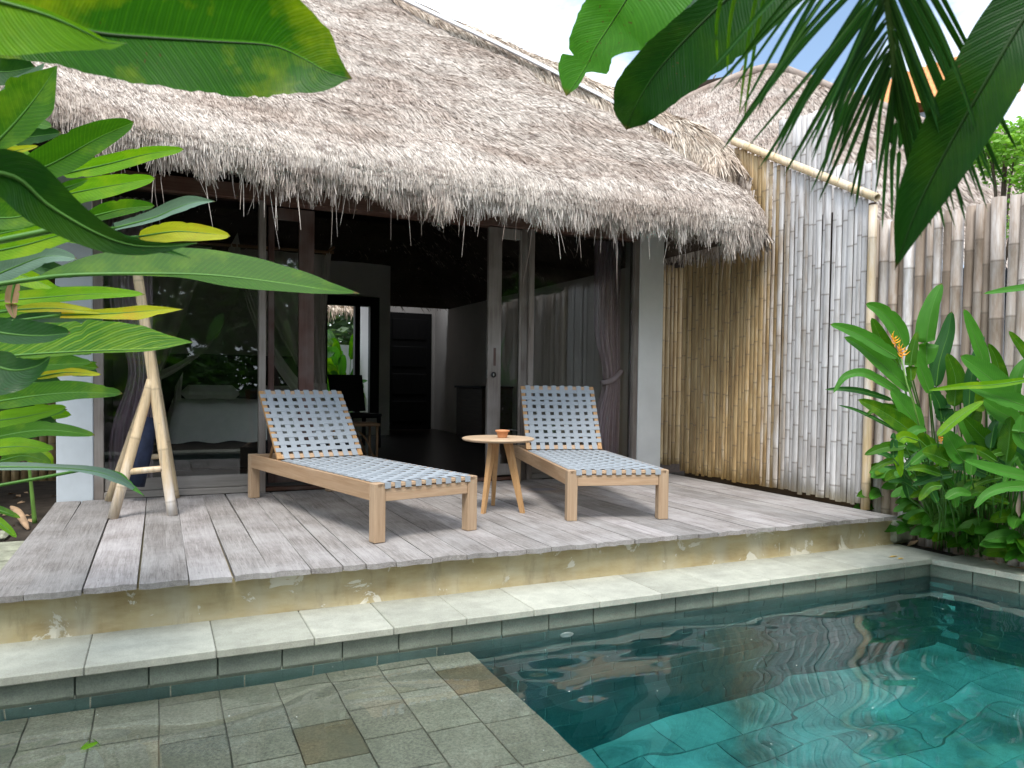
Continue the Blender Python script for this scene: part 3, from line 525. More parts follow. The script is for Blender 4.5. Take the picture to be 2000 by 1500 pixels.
# sides and back of the roof
rightf = ruled([(4.97, 5.3, 2.30), (4.98, 8, 2.3), (4.98, 11, 2.3), (4.98, 13.6, 2.3)], [hip[1], hip[4], hip[-1], (1.15, 9.5, 5.95)])
leftf = ruled([(-.95, 5.3, 2.45), (-1.6, 8, 2.4), (-1.6, 11, 2.4), (-1.6, 13.6, 2.3)], [hipl[1], hipl[4], hipl[-1], (1.05, 9.5, 5.95)])
backf = ruled([(-1.6, 13.6, 2.3), (4.98, 13.6, 2.3)], [(1.05, 9.5, 5.95), (1.15, 9.5, 5.95)])
parts += thatch_surface(rightf, 30, 20, 9000, rs, wd=.02, ln=(.2, .4)); parts += thatch_surface(leftf, 30, 20, 9000, rs, wd=.02, ln=(.2, .4)); parts += thatch_surface(backf, 20, 20, 3000, rs, wd=.02, ln=(.2, .4))
V, F, T = join(parts); roof = link('thatch_roof', npmesh('thatch_roof', V, F, {'tone': T}), villa, MT['thatch'])
# thick rolled thatch along the hip
HC_ = crv([(4.78, 5.62, 2.66), (4.80, 5.95, 3.08), (4.55, 6.5, 3.48), (4.0, 7.15, 3.93), (3.25, 7.85, 4.45), (2.3, 8.7, 5.12), (1.2, 9.45, 5.9)], 60)
def roll(u, v):
    ti = np.clip(u, 0, 1)*59; i = np.clip(ti.astype(int), 0, 58); fr_ = (ti-i)[..., None]; C = HC_[i]*(1-fr_)+HC_[i+1]*fr_; rr = np.interp(u, [0, .05, .16, .4, 1], [.03, .22, .27, .25, .27]); a = (v*1.5-.25)*np.pi
    tg = HC_[i+1]-HC_[i]; tg /= np.linalg.norm(tg, axis=-1)[..., None]; sd_ = np.cross(tg, [0, 0, 1.]); sd_ /= np.linalg.norm(sd_, axis=-1)[..., None]; up = np.cross(sd_, tg)
    Q = C+(sd_*np.cos(a)[..., None]+up*np.sin(a)[..., None])*(rr*(1+.13*wob(C, 2.6)))[..., None]; return Q
ti = thatch_surface(roll, 70, 22, 3000, rs, wd=.010)[:1]; n = 26000; u = rs.uniform(0, 1, n); v = rs.uniform(0, 1, n); P = roll(u, v); h = 1e-3
D = roll(np.clip(u-h, 0, 1), v)-roll(np.clip(u+h, 0, 1), v); D /= np.linalg.norm(D, axis=1)[:, None]+1e-9; A = roll(u, v+h)-P; A /= np.linalg.norm(A, axis=1)[:, None]; N = np.cross(A, D); Cn = HC_[np.clip((u*59).astype(int), 0, 59)]; N *= np.sign(np.sum(N*(P-Cn), 1))[:, None]
D2 = D*.75+A*(np.sign(v-.5)*rs.uniform(.0, .9, n)*np.sign(-1))[:, None]*-1*np.abs(v-.5)[:, None]*2+np.array([0, 0, -.45])+rs.normal(0, .12, (n, 3)); D2 -= N*np.sum(D2*N, 1)[:, None]*.8; D2 /= np.linalg.norm(D2, axis=1)[:, None]
ti.append(blades(P, D2, N, rs.uniform(.14, .34, n), .009, .03, np.clip(rs.beta(2.4, 1.5, n)+.15*wob(P, 12), 0, 1), rs)); V, F, T = join(ti)
link('ridge_thatch', npmesh('ridge_thatch', V, F, {'tone': T}), villa, MT['gold_thatch'])
# white strip lying on the hip
mb = MB(); SP = crv([np.array(p)+np.array([-.03, -.06, .075]) for p in hip[3:]], 40)
for i in range(len(SP)-1):
    a, b = SP[i], SP[i+1]; d_ = b-a; sd_ = np.cross(d_, [0, 0, 1]); sd_ /= np.linalg.norm(sd_); wd_ = .035
    V = [a-sd_*wd_, a+sd_*wd_, b+sd_*wd_, b-sd_*wd_]; V += [q+np.array([0, 0, .035]) for q in V]; mb.add(V, [(4, 5, 6, 7), (0, 1, 5, 4), (1, 2, 6, 5), (2, 3, 7, 6), (3, 0, 4, 7), (3, 2, 1, 0)], .5)
mb.build('ridge_strip', MT['strip'], villa)
# soffit boarding under the roof
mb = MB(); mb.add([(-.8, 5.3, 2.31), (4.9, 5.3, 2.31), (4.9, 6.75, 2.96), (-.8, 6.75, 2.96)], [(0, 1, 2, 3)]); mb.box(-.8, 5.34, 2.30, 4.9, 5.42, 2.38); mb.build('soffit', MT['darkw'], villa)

# ------------------------------------------------------------------ facade of the villa
FYY = 6.66
mb = MB(); mb.box(-.693, FYY, -.3, -.445, FYY+.22, 2.85, bev=.006); mb.build('wall_column', MT['wall_dim'], villa)
mb = MB(); mb.box(4.545, FYY-.01, -.3, 4.842, FYY+.28, 2.85, bev=.006); col2 = mb.build('wall_column', None or MT['wall'], villa)
mb = MB(); mb.box(-.445, FYY+.01, -.02, -.375, FYY+.11, 2.5, .7, bev=.004); mb.build('door_frame', MT['post'], villa)
mb = MB(); mb.box(.769, FYY-.02, -.02, .823, FYY+.09, 2.5, .9, bev=.004); mb.build('door_frame', MT['post'], villa)
mb = MB(); mb.box(3.262, FYY-.02, -.02, 3.317, FYY+.10, 2.5, .9, bev=.004); mb.box(3.195, FYY+.01, -.02, 3.26, FYY+.10, 2.5, .1, bev=.004); mb.build('door_frame', MT['post'], villa)
mb = MB(); mb.box(4.487, FYY+.0, -.02, 4.543, FYY+.10, 2.5, .8, bev=.004); mb.build('door_frame', MT['post'], villa)
mb = MB(); mb.box(-.375, FYY-.03, 2.42, 4.487, FYY+.13, 2.54, .5, bev=.004); mb.build('header_beam', MT['redx'], villa)
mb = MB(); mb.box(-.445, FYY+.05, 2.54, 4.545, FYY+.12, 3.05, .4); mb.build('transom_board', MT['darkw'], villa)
mb = MB(); mb.box(-.373, FYY-.01, .0, .767, FYY+.10, .05, .8, bev=.004); mb.box(-.373, FYY+.03, .052, .767, FYY+.07, .15, .6, bev=.004); mb.build('door_sill', MT['postx'], villa)
mb = MB(); mb.box(.825, FYY-.0, .0, 3.193, FYY+.10, .03, .2, bev=.004); mb.build('door_track', MT['redx'], villa)
mb = MB(); mb.box(3.319, FYY-.0, .0, 4.485, FYY+.10, .05, .4, bev=.004); mb.box(3.319, FYY+.03, .052, 4.485, FYY+.07, .12, .6, bev=.004); mb.build('door_sill', MT['postx'], villa)
def pane(x0, x1, y, z0=.13, z1=2.42):
    mb = MB(); mb.box(x0, y-.004, z0, x1, y+.004, z1); return mb.build('glass_pane', MT['glass'], villa)
pane(-.373, .767, FYY+.05, .152); pane(3.319, 4.485, FYY+.05, .122)
# left sliding leaf (slid over the fixed pane) and right sliding leaf with the lock
def sliding(x0, x1, y, sx, mat, lock=False):
    mb = MB(); mb.box(x0, y-.022, .052, x0+sx[0], y+.022, 2.41, .3, bev=.003); mb.box(x1-sx[1], y-.022, .052, x1, y+.022, 2.41, .6, bev=.003)
    mb.box(x0+sx[0], y-.018, .052, x1-sx[1], y+.018, .16, .5, bev=.003); mb.box(x0+sx[0], y-.018, 2.31, x1-sx[1], y+.018, 2.41, .5, bev=.003); d = mb.build('sliding_door', mat, villa)
    mb = MB(); mb.box(x0+sx[0], y-.003, .162, x1-sx[1], y+.003, 2.308); mb.build('glass_pane', MT['glass'], d)
    if lock:
        xl = x0+sx[0]*.42; mb = MB(); mb.tube([(xl, y-.034, 1.014), (xl, y-.0225, 1.014)], .026, 20); mb.build('lock_rosette', MT['black'], d)
        mb = MB(); mb.box(xl-.004, y-.040, 1.0, xl+.004, y-.0345, 1.028, bev=.002); mb.build('keyhole', MT['steel'], d)
        mb = MB(); mb.box(x0-.004, y-.012, .98, x0-.0005, y+.012, 1.06); mb.build('latch_plate', MT['steel'], d)
        mb = MB(); mb.box(xl+.0, y-.0245, 1.10, xl+.026, y-.0223, 1.27, .0, bev=.001); mb.build('finger_pull', MT['red'], d)
    return d
sliding(.86, 1.245, FYY+.155, (.05, .13), MT['red']); sliding(2.842, 3.19, FYY+.02, (.135, .02), MT['post'], True)

# ------------------------------------------------------------------ the room behind the doors
BY, CZ = 12.9, 3.5
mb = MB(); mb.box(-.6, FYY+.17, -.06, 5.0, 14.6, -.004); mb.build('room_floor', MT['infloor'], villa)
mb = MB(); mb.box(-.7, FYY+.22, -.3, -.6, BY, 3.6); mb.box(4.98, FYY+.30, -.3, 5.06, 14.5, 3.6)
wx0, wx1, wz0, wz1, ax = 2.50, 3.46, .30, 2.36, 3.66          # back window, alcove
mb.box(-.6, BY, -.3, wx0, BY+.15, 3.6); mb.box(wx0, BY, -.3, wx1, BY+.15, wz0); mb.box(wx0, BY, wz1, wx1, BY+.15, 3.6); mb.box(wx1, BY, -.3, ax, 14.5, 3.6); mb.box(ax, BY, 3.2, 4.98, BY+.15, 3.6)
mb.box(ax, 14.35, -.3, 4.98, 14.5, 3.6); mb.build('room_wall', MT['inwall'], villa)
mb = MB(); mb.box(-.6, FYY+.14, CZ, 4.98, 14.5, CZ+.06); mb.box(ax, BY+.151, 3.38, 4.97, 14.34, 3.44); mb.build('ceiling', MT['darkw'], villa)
mb = MB(); mb.box(ax+.35, 14.31, 0, 4.9, 14.345, 2.26, bev=.004)
d = mb.build('inner_door', MT['blackw'], villa)
mb = MB()
for k in range(4): mb.box(ax+.44, 14.29, .15+k*.53, 4.8, 14.309, .15+k*.53+.40, bev=.01)
mb.build('door_panel', MT['blackw'], d)
mb = MB()
for b in ((wx0, wz0, wx0+.08, wz1), (wx1-.16, wz0, wx1, wz1), (wx0+.08, wz1-.16, wx1-.16, wz1), (wx0+.08, wz0, wx1-.16, wz0+.07), (wx1-.42, wz0+.07, wx1-.33, wz1-.16)): mb.box(b[0], BY-.04, b[1], b[2], BY+.10, b[3], bev=.004)
wf = mb.build('back_window', MT['blackw'], villa)
mb = MB(); mb.tube([(4.373, 13.5, 3.378), (4.373, 13.5, 3.366)], .055, 20)
dl = M_('lamp_glow'); em = dl.n('ShaderNodeEmission', {0: c4(.95, .97, 1), 1: 14.0}).outputs[0]; dl.fin(em); o = mb.build('ceiling_downlight', dl.m); tag(o, 'small round white downlight lit in the alcove ceiling above the dark door', 'lamp')
ld = bpy.data.lights.new('downlight_beam', 'SPOT'); ld.energy = 22; ld.spot_size = R(120); ld.spot_blend = 1; ld.shadow_soft_size = .05; ld.color = (.9, .95, 1); lo = bpy.data.objects.new('downlight_beam', ld); COL.objects.link(lo); lo.location = (4.373, 13.5, 3.35); lo.parent = o
# curtains
def curtain(name, x0, x1, y, z0, z1, n, label, tie=None, group=None, parent=None, mat='mauve'):
    V = []; nz = 26; nx = n*8
    for j in range(nz):
        z = z0+(z1-z0)*j/(nz-1); sq = 1.0; cx = (x0+x1)/2
        if tie: sq = 1-.45*math.exp(-((z-tie)/.35)**2); cx = x1-(x1-x0)/2*(sq if sq < 1 else 1)
        for i in range(nx):
            s = i/(nx-1); V.append((cx+(s-.5)*(x1-x0)*sq, y+.035*math.sin(s*n*6.283)+.012*math.sin(s*n*2.9+z*2), z))
    mb = MB(); mb.add(V, [(j*nx+i, j*nx+i+1, (j+1)*nx+i+1, (j+1)*nx+i) for j in range(nz-1) for i in range(nx-1)], .5, smooth=True); c = mb.build(name, MT[mat], parent)
    tag(c, label, 'curtain', group); return c
curtain('curtain', -.36, -.03, FYY+.30, .03, 2.4, 6, 'gathered mauve curtain inside the left glass pane beside the bamboo rack', 1.0)
cr_ = curtain('curtain', 4.18, 4.50, FYY+.30, .03, 2.45, 8, 'gathered mauve curtain tied back behind the right glass pane', 1.0)
mb = MB(); mb.tube(crv([(4.50, FYY+.24, 1.08), (4.38, FYY+.23, .98), (4.25, FYY+.24, .95)], 10), .028, 8); o = mb.build('tie_back', MT['mauve'], cr_)
mb = MB(); mb.tube([on_y(262, 948, 6.48), on_y(276, 880, 6.48), on_y(290, 815, 6.5)], [.075, .08, .065], 14); tag(mb.build('rolled_mat', MT['navy']), 'dark navy rolled mat leaning between the legs of the bamboo rack', 'mat')
# bed with net
bed = empty('bed', (1.05, 9.3, 0)); tag(bed, 'low wooden bed with white sheets under a net seen through the left pane', 'bed')
mb = MB(); mb.box(-.95, -.85, 0, .95, 1.1, .30, bev=.01); mb.build('bed_base', MT['blackw'], bed)
mb = MB(); nx, ny = 40, 30; V = []
for j in range(ny):
    for i in range(nx):
        a, b = i/(nx-1)*2-1, j/(ny-1)*2-1; e = max(abs(a), abs(b)); h = .68-.40*max(0, (e-.9)/.1)**1.5; V.append((a*.97, .12+b*1.0, h+.012*math.sin(a*17+b*5)+.01*math.sin(b*23)))
mb.add(V, [(j*nx+i, j*nx+i+1, (j+1)*nx+i+1, (j+1)*nx+i) for j in range(ny-1) for i in range(nx-1)], .5, smooth=True); mb.build('sheet', MT['linen'], bed)
for k in (-.45, .45):
    mb = MB(); mb.box(k-.33, .72, .66, k+.33, 1.06, .86, bev=.08); mb.build('pillow', MT['linen'], bed)
mb = MB(); mb.box(-1.0, 1.12, 0, 1.0, 1.2, 1.25, bev=.01); mb.build('headboard', MT['blackw'], bed)
net = empty('mosquito_net', (1.05, 9.2, 0)); tag(net, 'sheer white mosquito net hung from wooden poles around the bed', 'net')
mb = MB(); mb.tube([(-1.6, -.2, 2.40), (.82, -.2, 2.43)], .018, 8); mb.tube([(.76, -.5, 2.44), (.76, 1.6, 2.44)], .016, 8); mb.build('net_pole', MT['rattan'], net)
def drape(P0, P1, Pl, Pr, n=12, sg=.05, tone=.4):
    V = []; nv = 16; P0, P1, Pl, Pr = map(np.array, (P0, P1, Pl, Pr))
    for j in range(nv):
        q = j/(nv-1); a = P0*(1-q)+Pl*q; b = P1*(1-q)+Pr*q
        for i in range(n*4):
            s = i/(n*4-1); p = a*(1-s)+b*s; V.append((p[0], p[1]+sg*math.sin(s*n*3.1), p[2]-.12*math.sin(math.pi*s)*q))
    mb = MB(); mb.add(V, [(j*n*4+i, j*n*4+i+1, (j+1)*n*4+i+1, (j+1)*n*4+i) for j in range(nv-1) for i in range(n*4-1)], tone, smooth=True); return mb.build('net_drape', MT['net'], net)
drape((-.3, -.2, 2.38), (.72, -.2, 2.40), (.52, -.2, .9), (.74, -.2, .86), 7, .03, .35); drape((.74, -.2, 2.4), (.74, 1.4, 2.4), (.74, -.2, .9), (.72, .3, .85), 6, .03, .35)
drape((-1.4, -.2, 2.38), (-.5, -.2, 2.38), (-1.3, -.2, .9), (-1.05, -.2, .86), 7, .03, .35); drape((.50, -.22, .92), (.74, -.22, .9), (.5, -.22, .1), (.8, -.22, .1), 4, .03, .5)
def swag(L_, w0, w1, Y=9.0):
    C = crv([on_y(x, y, Y)-np.array([1.05, 9.2, 0]) for x, y in L_], 20); V = []
    for i, c in enumerate(C):
        q = i/19; w_ = (w0*(1-q)+w1*q)
        for k in range(8): a = k/7-.5; V.append(c+np.array([a*w_*.5, .03*math.sin(k*2.2), a*w_]))
    mb = MB(); mb.add(V, [(j*8+i, j*8+i+1, (j+1)*8+i+1, (j+1)*8+i) for j in range(19) for i in range(7)], .9, smooth=True); return mb.build('net_drape', MT['net'], net)
swag([(480, 560), (500, 620), (540, 700), (590, 765), (645, 795)], .10, .16); swag([(470, 560), (440, 630), (400, 680), (350, 715), (310, 735)], .08, .14); swag([(470, 560), (462, 500), (455, 470)], .10, .2); swag([(350, 740), (345, 800), (350, 880)], .16, .22); swag([(640, 490), (632, 600), (625, 700), (635, 790)], .22, .10)
# rattan bench, dark chair, washstand with towel
rb = empty('rattan_bench', (2.05, 8.75, 0)); tag(rb, 'low rattan bench with arched braces inside the doorway', 'bench')
mb = MB(); mb.box(-.45, -.2, .42, .27, .2, .455, bev=.01); mb.build('seat', MT['rattan'], rb)
for sx in (-.42, .24):
    for sy in (-.17, .17): mb = MB(); mb.tube([(sx, sy, 0), (sx, sy, .42)], .016, 8); mb.build('leg', MT['rattan'], rb)
mb = MB()
for sy in (-.17, .17): mb.tube(crv([(-.40, sy, .02), (-.27, sy, .3), (-.09, sy, .4), (.09, sy, .3), (.22, sy, .02)], 20), .010, 6)
for k in range(7): mb.tube([(-.42, -.17, .08+.0*k), (.24, -.17, .08)], .009, 6) if k == 0 else None
mb.build('brace', MT['rattan'], rb)
ch = empty('dark_chair', (2.55, 10.6, 0), .3); tag(ch, 'black wooden chair standing before the bright back window', 'chair')
mb = MB(); mb.box(-.25, -.24, .44, .25, .24, .48, bev=.01); mb.build('seat', MT['blackw'], ch)
mb = MB(); mb.add([(-.25, .2, .5), (.25, .2, .5), (.27, .34, 1.02), (-.27, .34, 1.02), (-.25, .24, .5), (.25, .24, .5), (.27, .38, 1.02), (-.27, .38, 1.02)], [(3, 2, 1, 0), (4, 5, 6, 7), (0, 1, 5, 4), (2, 3, 7, 6), (1, 2, 6, 5), (3, 0, 4, 7)]); mb.build('backrest', MT['blackw'], ch)
for sx in (-.22, .22):
    for sy in (-.2, .2): mb = MB(); mb.box(sx-.02, sy-.02, 0, sx+.02, sy+.02, .44); mb.build('leg', MT['blackw'], ch)
ws = empty('washstand', (4.72, 11.2, 0)); tag(ws, 'dark wooden cabinet against the right wall deep inside the room', 'cabinet')
mb = MB(); mb.box(-.26, -.55, .06, .25, .55, .84, bev=.008); mb.build('cabinet_body', MT['brown'], ws); mb = MB(); mb.box(-.29, -.58, .842, .25, .58, .875, bev=.006); mb.build('cabinet_top', MT['blackw'], ws)
mb = MB(); V = []
for j in range(10):
    for i in range(8): V.append((4.955-.02*math.sin(i*1.3+j*.3)-.03, 10.85+.5*i/7, 1.32+.46*j/9-(.05*(1-abs(i-3.5)/3.5) if j == 9 else 0)))
mb.add(V, [(j*8+i, j*8+i+1, (j+1)*8+i+1, (j+1)*8+i) for j in range(9) for i in range(7)], .5, smooth=True); tag(mb.build('hanging_towel', MT['linen']), 'pale towel hanging on the right inner wall above the cabinet', 'towel')
# ------------------------------------------------------------------ bamboo
def pole_geo(A, B, rad, n=9, flat=1.0, face=None, tone=.5, bleach=0, nodes=None, rsd=None, bow=0.0, open_top=False):
    """one bamboo pole with swollen node rings. flat<1: split cane seen as a shallow arc facing `face`"""
    A, B = np.array(A, float), np.array(B, float); Ld = np.linalg.norm(B-A); ts = [0, 1]
    z = rsd.uniform(.05, .3); nd = []
    while z < Ld-.03: nd.append(z); z += rsd.uniform(.24, .40) if nodes is None else rsd.uniform(*nodes)
    S = [(0, 1, 0)]
    for q in nd: S += [(q-.012, 1, 0), (q-.004, 1.05, .5), (q, 1.02, 1), (q+.004, 1.055, .5), (q+.012, .995, 0)]
    S += [(Ld, 1, 0)]; S = sorted([s for s in S if 0 <= s[0] <= Ld]); T = (B-A)/Ld; f = np.array(face if face is not None else (0, -1, 0), float); f -= T*np.dot(f, T); f /= np.linalg.norm(f); sd_ = np.cross(T, f); V = []; tn = []; rg = []; b0 = rsd.uniform(-1, 1)*bow; b1 = rsd.uniform(0, 6)
    dec = rsd.uniform(-.02, .02)
    for (q, k, r) in S:
        C = A+T*q+sd_*(b0*math.sin(q/Ld*math.pi*1.4+b1)); rr = rad*k*(1-.06*q/Ld)
        for i in range(n):
            a = 2*math.pi*i/n; V.append(C+sd_*math.cos(a)*rr+f*math.sin(a)*rr*flat); rg.append(r)
    m = len(S); F = [(j*n+i, j*n+(i+1) % n, (j+1)*n+(i+1) % n, (j+1)*n+i) for j in range(m-1) for i in range(n)]; V = np.array(V); F.append(tuple(range(n))[::-1])
    if open_top:
        base = len(V); C = B; ring = V[(m-1)*n:(m)*n]; inn = C+(ring-C)*.72; inn2 = inn-T*.05; V = np.vstack([V, inn, inn2]); rg += [.2]*n+[1]*n
        F += [((m-1)*n+i, (m-1)*n+(i+1) % n, base+(i+1) % n, base+i) for i in range(n)]+[(base+i, base+(i+1) % n, base+n+(i+1) % n, base+n+i) for i in range(n)]; F.append(tuple(base+n+i for i in range(n)))
    else: F.append(tuple((m-1)*n+i for i in range(n)))
    return V, F, rg
class Bam:
    def __init__(s): s.V = []; s.F = []; s.t = []; s.r = []; s.b = []; s.n = 0
    def pole(s, A, B, rad, tone, bleach, rsd, **k):
        V, F, rg = pole_geo(A, B, rad, rsd=rsd, **k); s.V.append(V); s.F += [[i+s.n for i in f] for f in F]; s.t += [tone]*len(V); s.r += rg; s.n += len(V)
        bl = bleach(V) if callable(bleach) else np.full(len(V), bleach); s.b += list(bl)
    def build(s, name, mat, parent=None):
        me = bpy.data.meshes.new(name); me.from_pydata(np.concatenate(s.V).tolist(), [], s.F); me.polygons.foreach_set('use_smooth', [len(f) == 4 for f in s.F])
        for nm, a in (('tone', s.t), ('ring', s.r), ('bleach', s.b)): q = me.attributes.new(nm, 'FLOAT', 'POINT'); q.data.foreach_set('value', np.asarray(a, np.float32))
        me.update(); return link(name, me, parent, mat)
rf = np.random.default_rng(21)
FX = 5.07
tf = empty('bamboo_fence', (FX, 5.4, 0), flat=True); tag(tf, 'tall sloping fence of split bamboo strips, golden under the eave and silvery beyond', 'fence')
def topz(y): return np.interp(y, [4.33, 5.8, 6.6], [2.44, 3.24, 3.3])
bleachf = lambda V: np.clip((5.62-V[:, 1])/.75, 0, 1)*.95+.02+.06*np.clip((V[:, 2]-1.2), -1, 1)*0
B_ = Bam(); y = 4.30
while y < 6.56:
    wd = rf.uniform(.032, .064); yc = y+wd/2; xo = rf.uniform(-.008, .008); lean = rf.uniform(-.002, .002); zt = topz(yc)-.01-rf.uniform(0, .02); segs = [(rf.uniform(.0, .03), zt)]
    if rf.random() < .0: zc_ = rf.uniform(.7, 2.0); segs = [(rf.uniform(0, .03), zc_), (zc_+.004, zt)]
    for (z0, z1) in segs: B_.pole((FX+xo, yc, z0), (FX+xo, yc+lean*(z1-z0), z1), wd/2*1.02, float(rf.uniform(0, 1)), bleachf, rf, flat=.42, face=(-1, 0, 0), n=10, bow=.0015)
    y += wd*.965+rf.choice([0, 0, 0, .002])
B_.build('bamboo_panel', MT['bamboo'], tf)
mb = MB(); mb.box(FX+.05, 4.28, -.2, FX+.06, 6.6, 2.4); mb.build('backing_board', MT['brown'], tf)
B_ = Bam(); B_.pole((FX-.01, 4.245, -.02), (FX-.01, 4.25, 2.36), .034, .5, .38, rf, n=14, face=(-1, 0, 0), nodes=(.5, .75)); B_.build('post', MT['bpale'], tf)
B_ = Bam(); B_.pole((FX-.02, 5.86, 3.30), (FX-.03, 4.20, 2.405), .036, .8, .12, rf, n=14, face=(-1, 0, 0), nodes=(.5, .75), open_top=True); B_.build('top_rail', MT['bpale'], tf)
# return panel between the villa and the tall fence
rt = empty('bamboo_fence', (5.4, 7.15, 0), flat=True); tag(rt, 'short shaded bamboo fence panel between the white column and the tall fence', 'fence'); B_ = Bam(); x = 4.86
while x < 5.9:
    wd = rf.uniform(.05, .07); B_.pole((x+wd/2, 7.22, rf.uniform(.0, .04)), (x+wd/2, 7.22, 2.30+rf.uniform(-.02, .03)), wd/2, float(rf.uniform(0, .7)), .12, rf, face=(0, -1, 0), n=10, flat=.8); x += wd*1.0
B_.build('bamboo_panel', MT['bamboo'], rt); mb = MB(); mb.box(4.86, 7.28, .3, 5.9, 7.31, .36); mb.build('cross_rail', MT['brown'], rt)
# passage behind: dark board stands in for gloom, roof added to shade the panel
sw_ = MB(); sw_.box(5.1, 8.3, -.3, 9.5, 8.42, 3.1); sw_.box(5.0, 6.62, 2.55, 6.6, 8.29, 2.62); tag(sw_.build('passage_shade', MT['brown']), 'added dark board wall and roof that shade the passage behind the short fence', 'wall')
# right garden fence of thick round poles
gf = empty('bamboo_fence', (5.2, 1.5, -.2), flat=True); tag(gf, 'long fence of thick weathered bamboo poles behind the flowering clump', 'fence'); B_ = Bam(); y = 4.62; i = 0
while y > -4.5:
    wd = rf.uniform(.062, .095); yc = y-wd/2; zt = 2.245+rf.uniform(-.018, .015)+.03*math.sin(yc*3); B_.pole((5.19+rf.uniform(-.012, .012), yc, -.25), (5.19+rf.uniform(-.012, .012), yc+rf.uniform(-.02, .02), zt), wd/2, float(rf.uniform(0, 1)), float(rf.uniform(.0, .52)), rf, face=(-1, 0, 0), n=12, bow=.003, nodes=(.3, .5)); y -= wd*.99
B_.build('bamboo_panel', MT['bamboo2'], gf); B_ = Bam(); B_.pole((5.26, 4.2, 1.9), (5.26, -4.5, 1.9), .03, .4, .4, rf); B_.build('cross_rail', MT['bamboo2'], gf)
# taller fence seen above and behind the sloping rail
bf = empty('bamboo_fence', (5.5, 5, -.2), flat=True); tag(bf, 'pale stepped bamboo fence showing above the sloping top rail', 'fence'); B_ = Bam(); y = 5.62
while y > 4.5:
    wd = rf.uniform(.05, .07); zt = 3.40+.12*(y-5)+(0 if y > 5.02 else -.52)+rf.uniform(-.02, .02); B_.pole((5.42, y, .2), (5.42, y, zt), wd/2, float(rf.uniform(.3, 1)), .95, rf, face=(-1, 0, 0), n=10, flat=.5); y -= wd
B_.build('bamboo_panel', MT['bamboo'], bf)
lf = empty('bamboo_fence', (-3, 10, -.2), flat=True); tag(lf, 'dark shaded bamboo fence beyond the left side of the villa', 'fence'); B_ = Bam(); x = -9.
while x < -.8: B_.pole((x, 10, -.25), (x, 10, 2.5+rf.uniform(-.05, .05)), .045, float(rf.uniform(0, .5)), .1, rf, face=(0, -1, 0), n=8); x += .088
B_.build('bamboo_panel', MT['bamboo'], lf)

